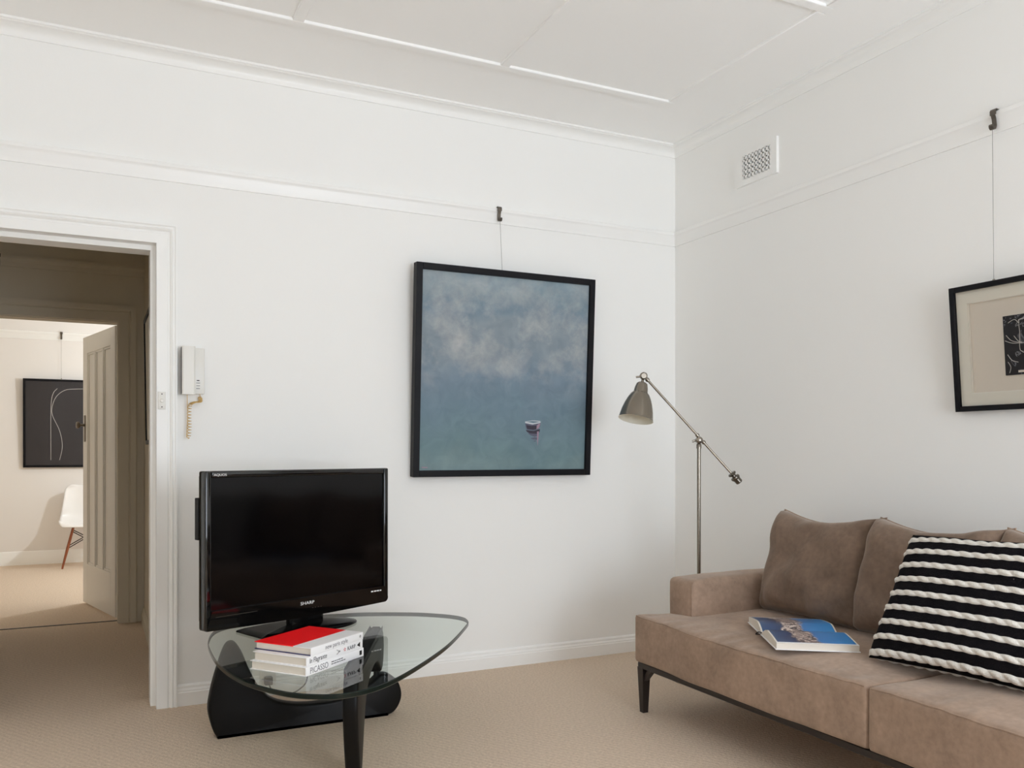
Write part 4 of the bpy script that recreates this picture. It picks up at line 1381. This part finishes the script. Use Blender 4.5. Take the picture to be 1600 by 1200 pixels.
gp.add([(a0_, -0.028, c0_), (a1_, -0.028, c0_), (a1_, -0.028, c1_), (a0_, -0.028, c1_), (a0_, -0.026, c0_), (a1_, -0.026, c0_), (a1_, -0.026, c1_), (a0_, -0.026, c1_)],
       [(0, 1, 2, 3), (5, 4, 7, 6), (0, 4, 5, 1), (1, 5, 6, 2), (2, 6, 7, 3), (3, 7, 4, 0)])
gp.mi = [0, 1, 1, 1, 1, 1]
gp.build('glass_pane', ['coated_glass', 'picture_glass_back'], fp, smooth=0)
hook_and_wire('picture_hook', 'metal picture hook and wire above the picture in the lit room', (-0.302, FAR_Y1, 2.399), 0, 2.399 - 0.07 - 1.915)

# moulded shell chair
chx, chy = -0.075, 9.70
chair = tag(empty('shell_chair', (chx, chy, 0), (0, 0, 0)), 'white moulded shell chair with wooden dowel legs under the dark picture', 'chair')


def shell(u, v, off=0.0):
    """u across -1..1, v from the front edge (0) over the seat to the top of the back (1)"""
    a = 2 * u - 1
    path = [(0.0, -0.235, 0.415), (0.0, -0.205, 0.438), (0.0, -0.10, 0.432), (0.0, 0.02, 0.425), (0.0, 0.12, 0.435), (0.0, 0.185, 0.49), (0.0, 0.215, 0.58), (0.0, 0.24, 0.70), (0.0, 0.262, 0.815)]
    f = v * (len(path) - 1)
    i = min(len(path) - 2, int(f))
    t = f - i
    P = [Vector(path[max(0, min(len(path) - 1, j))]) for j in (i - 1, i, i + 1, i + 2)]
    c = 0.5 * ((2 * P[1]) + (P[2] - P[0]) * t + (2 * P[0] - 5 * P[1] + 4 * P[2] - P[3]) * t * t + (3 * P[1] - P[0] - 3 * P[2] + P[3]) * t ** 3)
    hw = 0.232 - 0.055 * max(0, (v - 0.55) / 0.45) ** 1.3 - 0.03 * max(0, 1 - v / 0.10) ** 2 - 0.05 * max(0, (v - 0.93) / 0.07) ** 2
    rise = 0.055 * abs(a) ** 3 * min(1, v / 0.12)
    back = max(0, min(1, (v - 0.5) / 0.25))
    p = Vector((a * hw, c.y, c.z))
    p += Vector((0, -1, 0)) * rise * back + Vector((0, 0, 1)) * rise * (1 - back) * 0.8
    return p


sh = MB()
sh.grid(lambda u, v: shell(u, v), 24, 40)
so_ = sh.build('seat_shell', 'chair_shell', chair, smooth=80, fix=False)
md = so_.modifiers.new('thickness', 'SOLIDIFY')
md.thickness, md.offset = 0.008, -1.0
tops = [(-0.11, -0.10), (0.11, -0.10), (-0.11, 0.10), (0.11, 0.10)]
feet = [(-0.205, -0.16), (0.205, -0.16), (-0.205, 0.19), (0.205, 0.19)]
for (ax_, ay_), (bx2, by2) in zip(tops, feet):
    MB().tube([(ax_, ay_, 0.395), ((ax_ + bx2) / 2, (ay_ + by2) / 2, 0.2), (bx2, by2, 0.0)], [0.012, 0.014, 0.009], 12).build('leg', 'chair_wood', chair)
wr = MB()
L3 = lambda k, t: Vector((tops[k][0] + (feet[k][0] - tops[k][0]) * t, tops[k][1] + (feet[k][1] - tops[k][1]) * t, 0.395 * (1 - t)))
for i, j in ((0, 1), (1, 0), (2, 3), (3, 2), (0, 2), (2, 0), (1, 3), (3, 1)):
    wr.tube([L3(i, 0.08), L3(j, 0.5)], 0.0045, 8)
for k in range(4):
    wr.tube([L3(k, 0.0), Vector((tops[k][0] * 0.8, tops[k][1] * 0.8, 0.424))], 0.006, 8)
wr.build('wire_brace', 'matte_black', chair)

# ceiling lamp of the lit room: a small globe that throws the crisp shadows there
gl = tag(empty('ceiling_lamp', (1.2, 8.35, CEIL)), 'white globe pendant lamp in the lit room', 'lamp')
MB().lathe([(0, -0.03), (0.05, -0.03), (0.055, -0.0), (0, 0)], 24).build('ceiling_rose', 'white_plastic', gl)
MB().tube([(0, 0, -0.02), (0, 0, -0.88)], 0.004, 8).build('flex', 'white_plastic', gl)
m, nt, N, L, P = nt_new('lit_globe')
P.inputs['Emission Color'].default_value = (1, 0.9, 0.8, 1)
P.inputs['Emission Strength'].default_value = 12
MB().lathe([(0.0, -1.01), (0.04, -1.003), (0.065, -0.975), (0.07, -0.94), (0.06, -0.90), (0.03, -0.87), (0.0, -0.87)], 24).build('globe', m, gl, smooth=80)
pl_ = bpy.data.lights.new('globe_light', 'POINT')
pl_.energy, pl_.color, pl_.shadow_soft_size = 74, (0.87, 0.945, 1.0), 0.05
po_ = bpy.data.objects.new('globe_light', pl_)
po_.location = (1.2, 8.35, CEIL - 1.08)
COL.objects.link(po_)
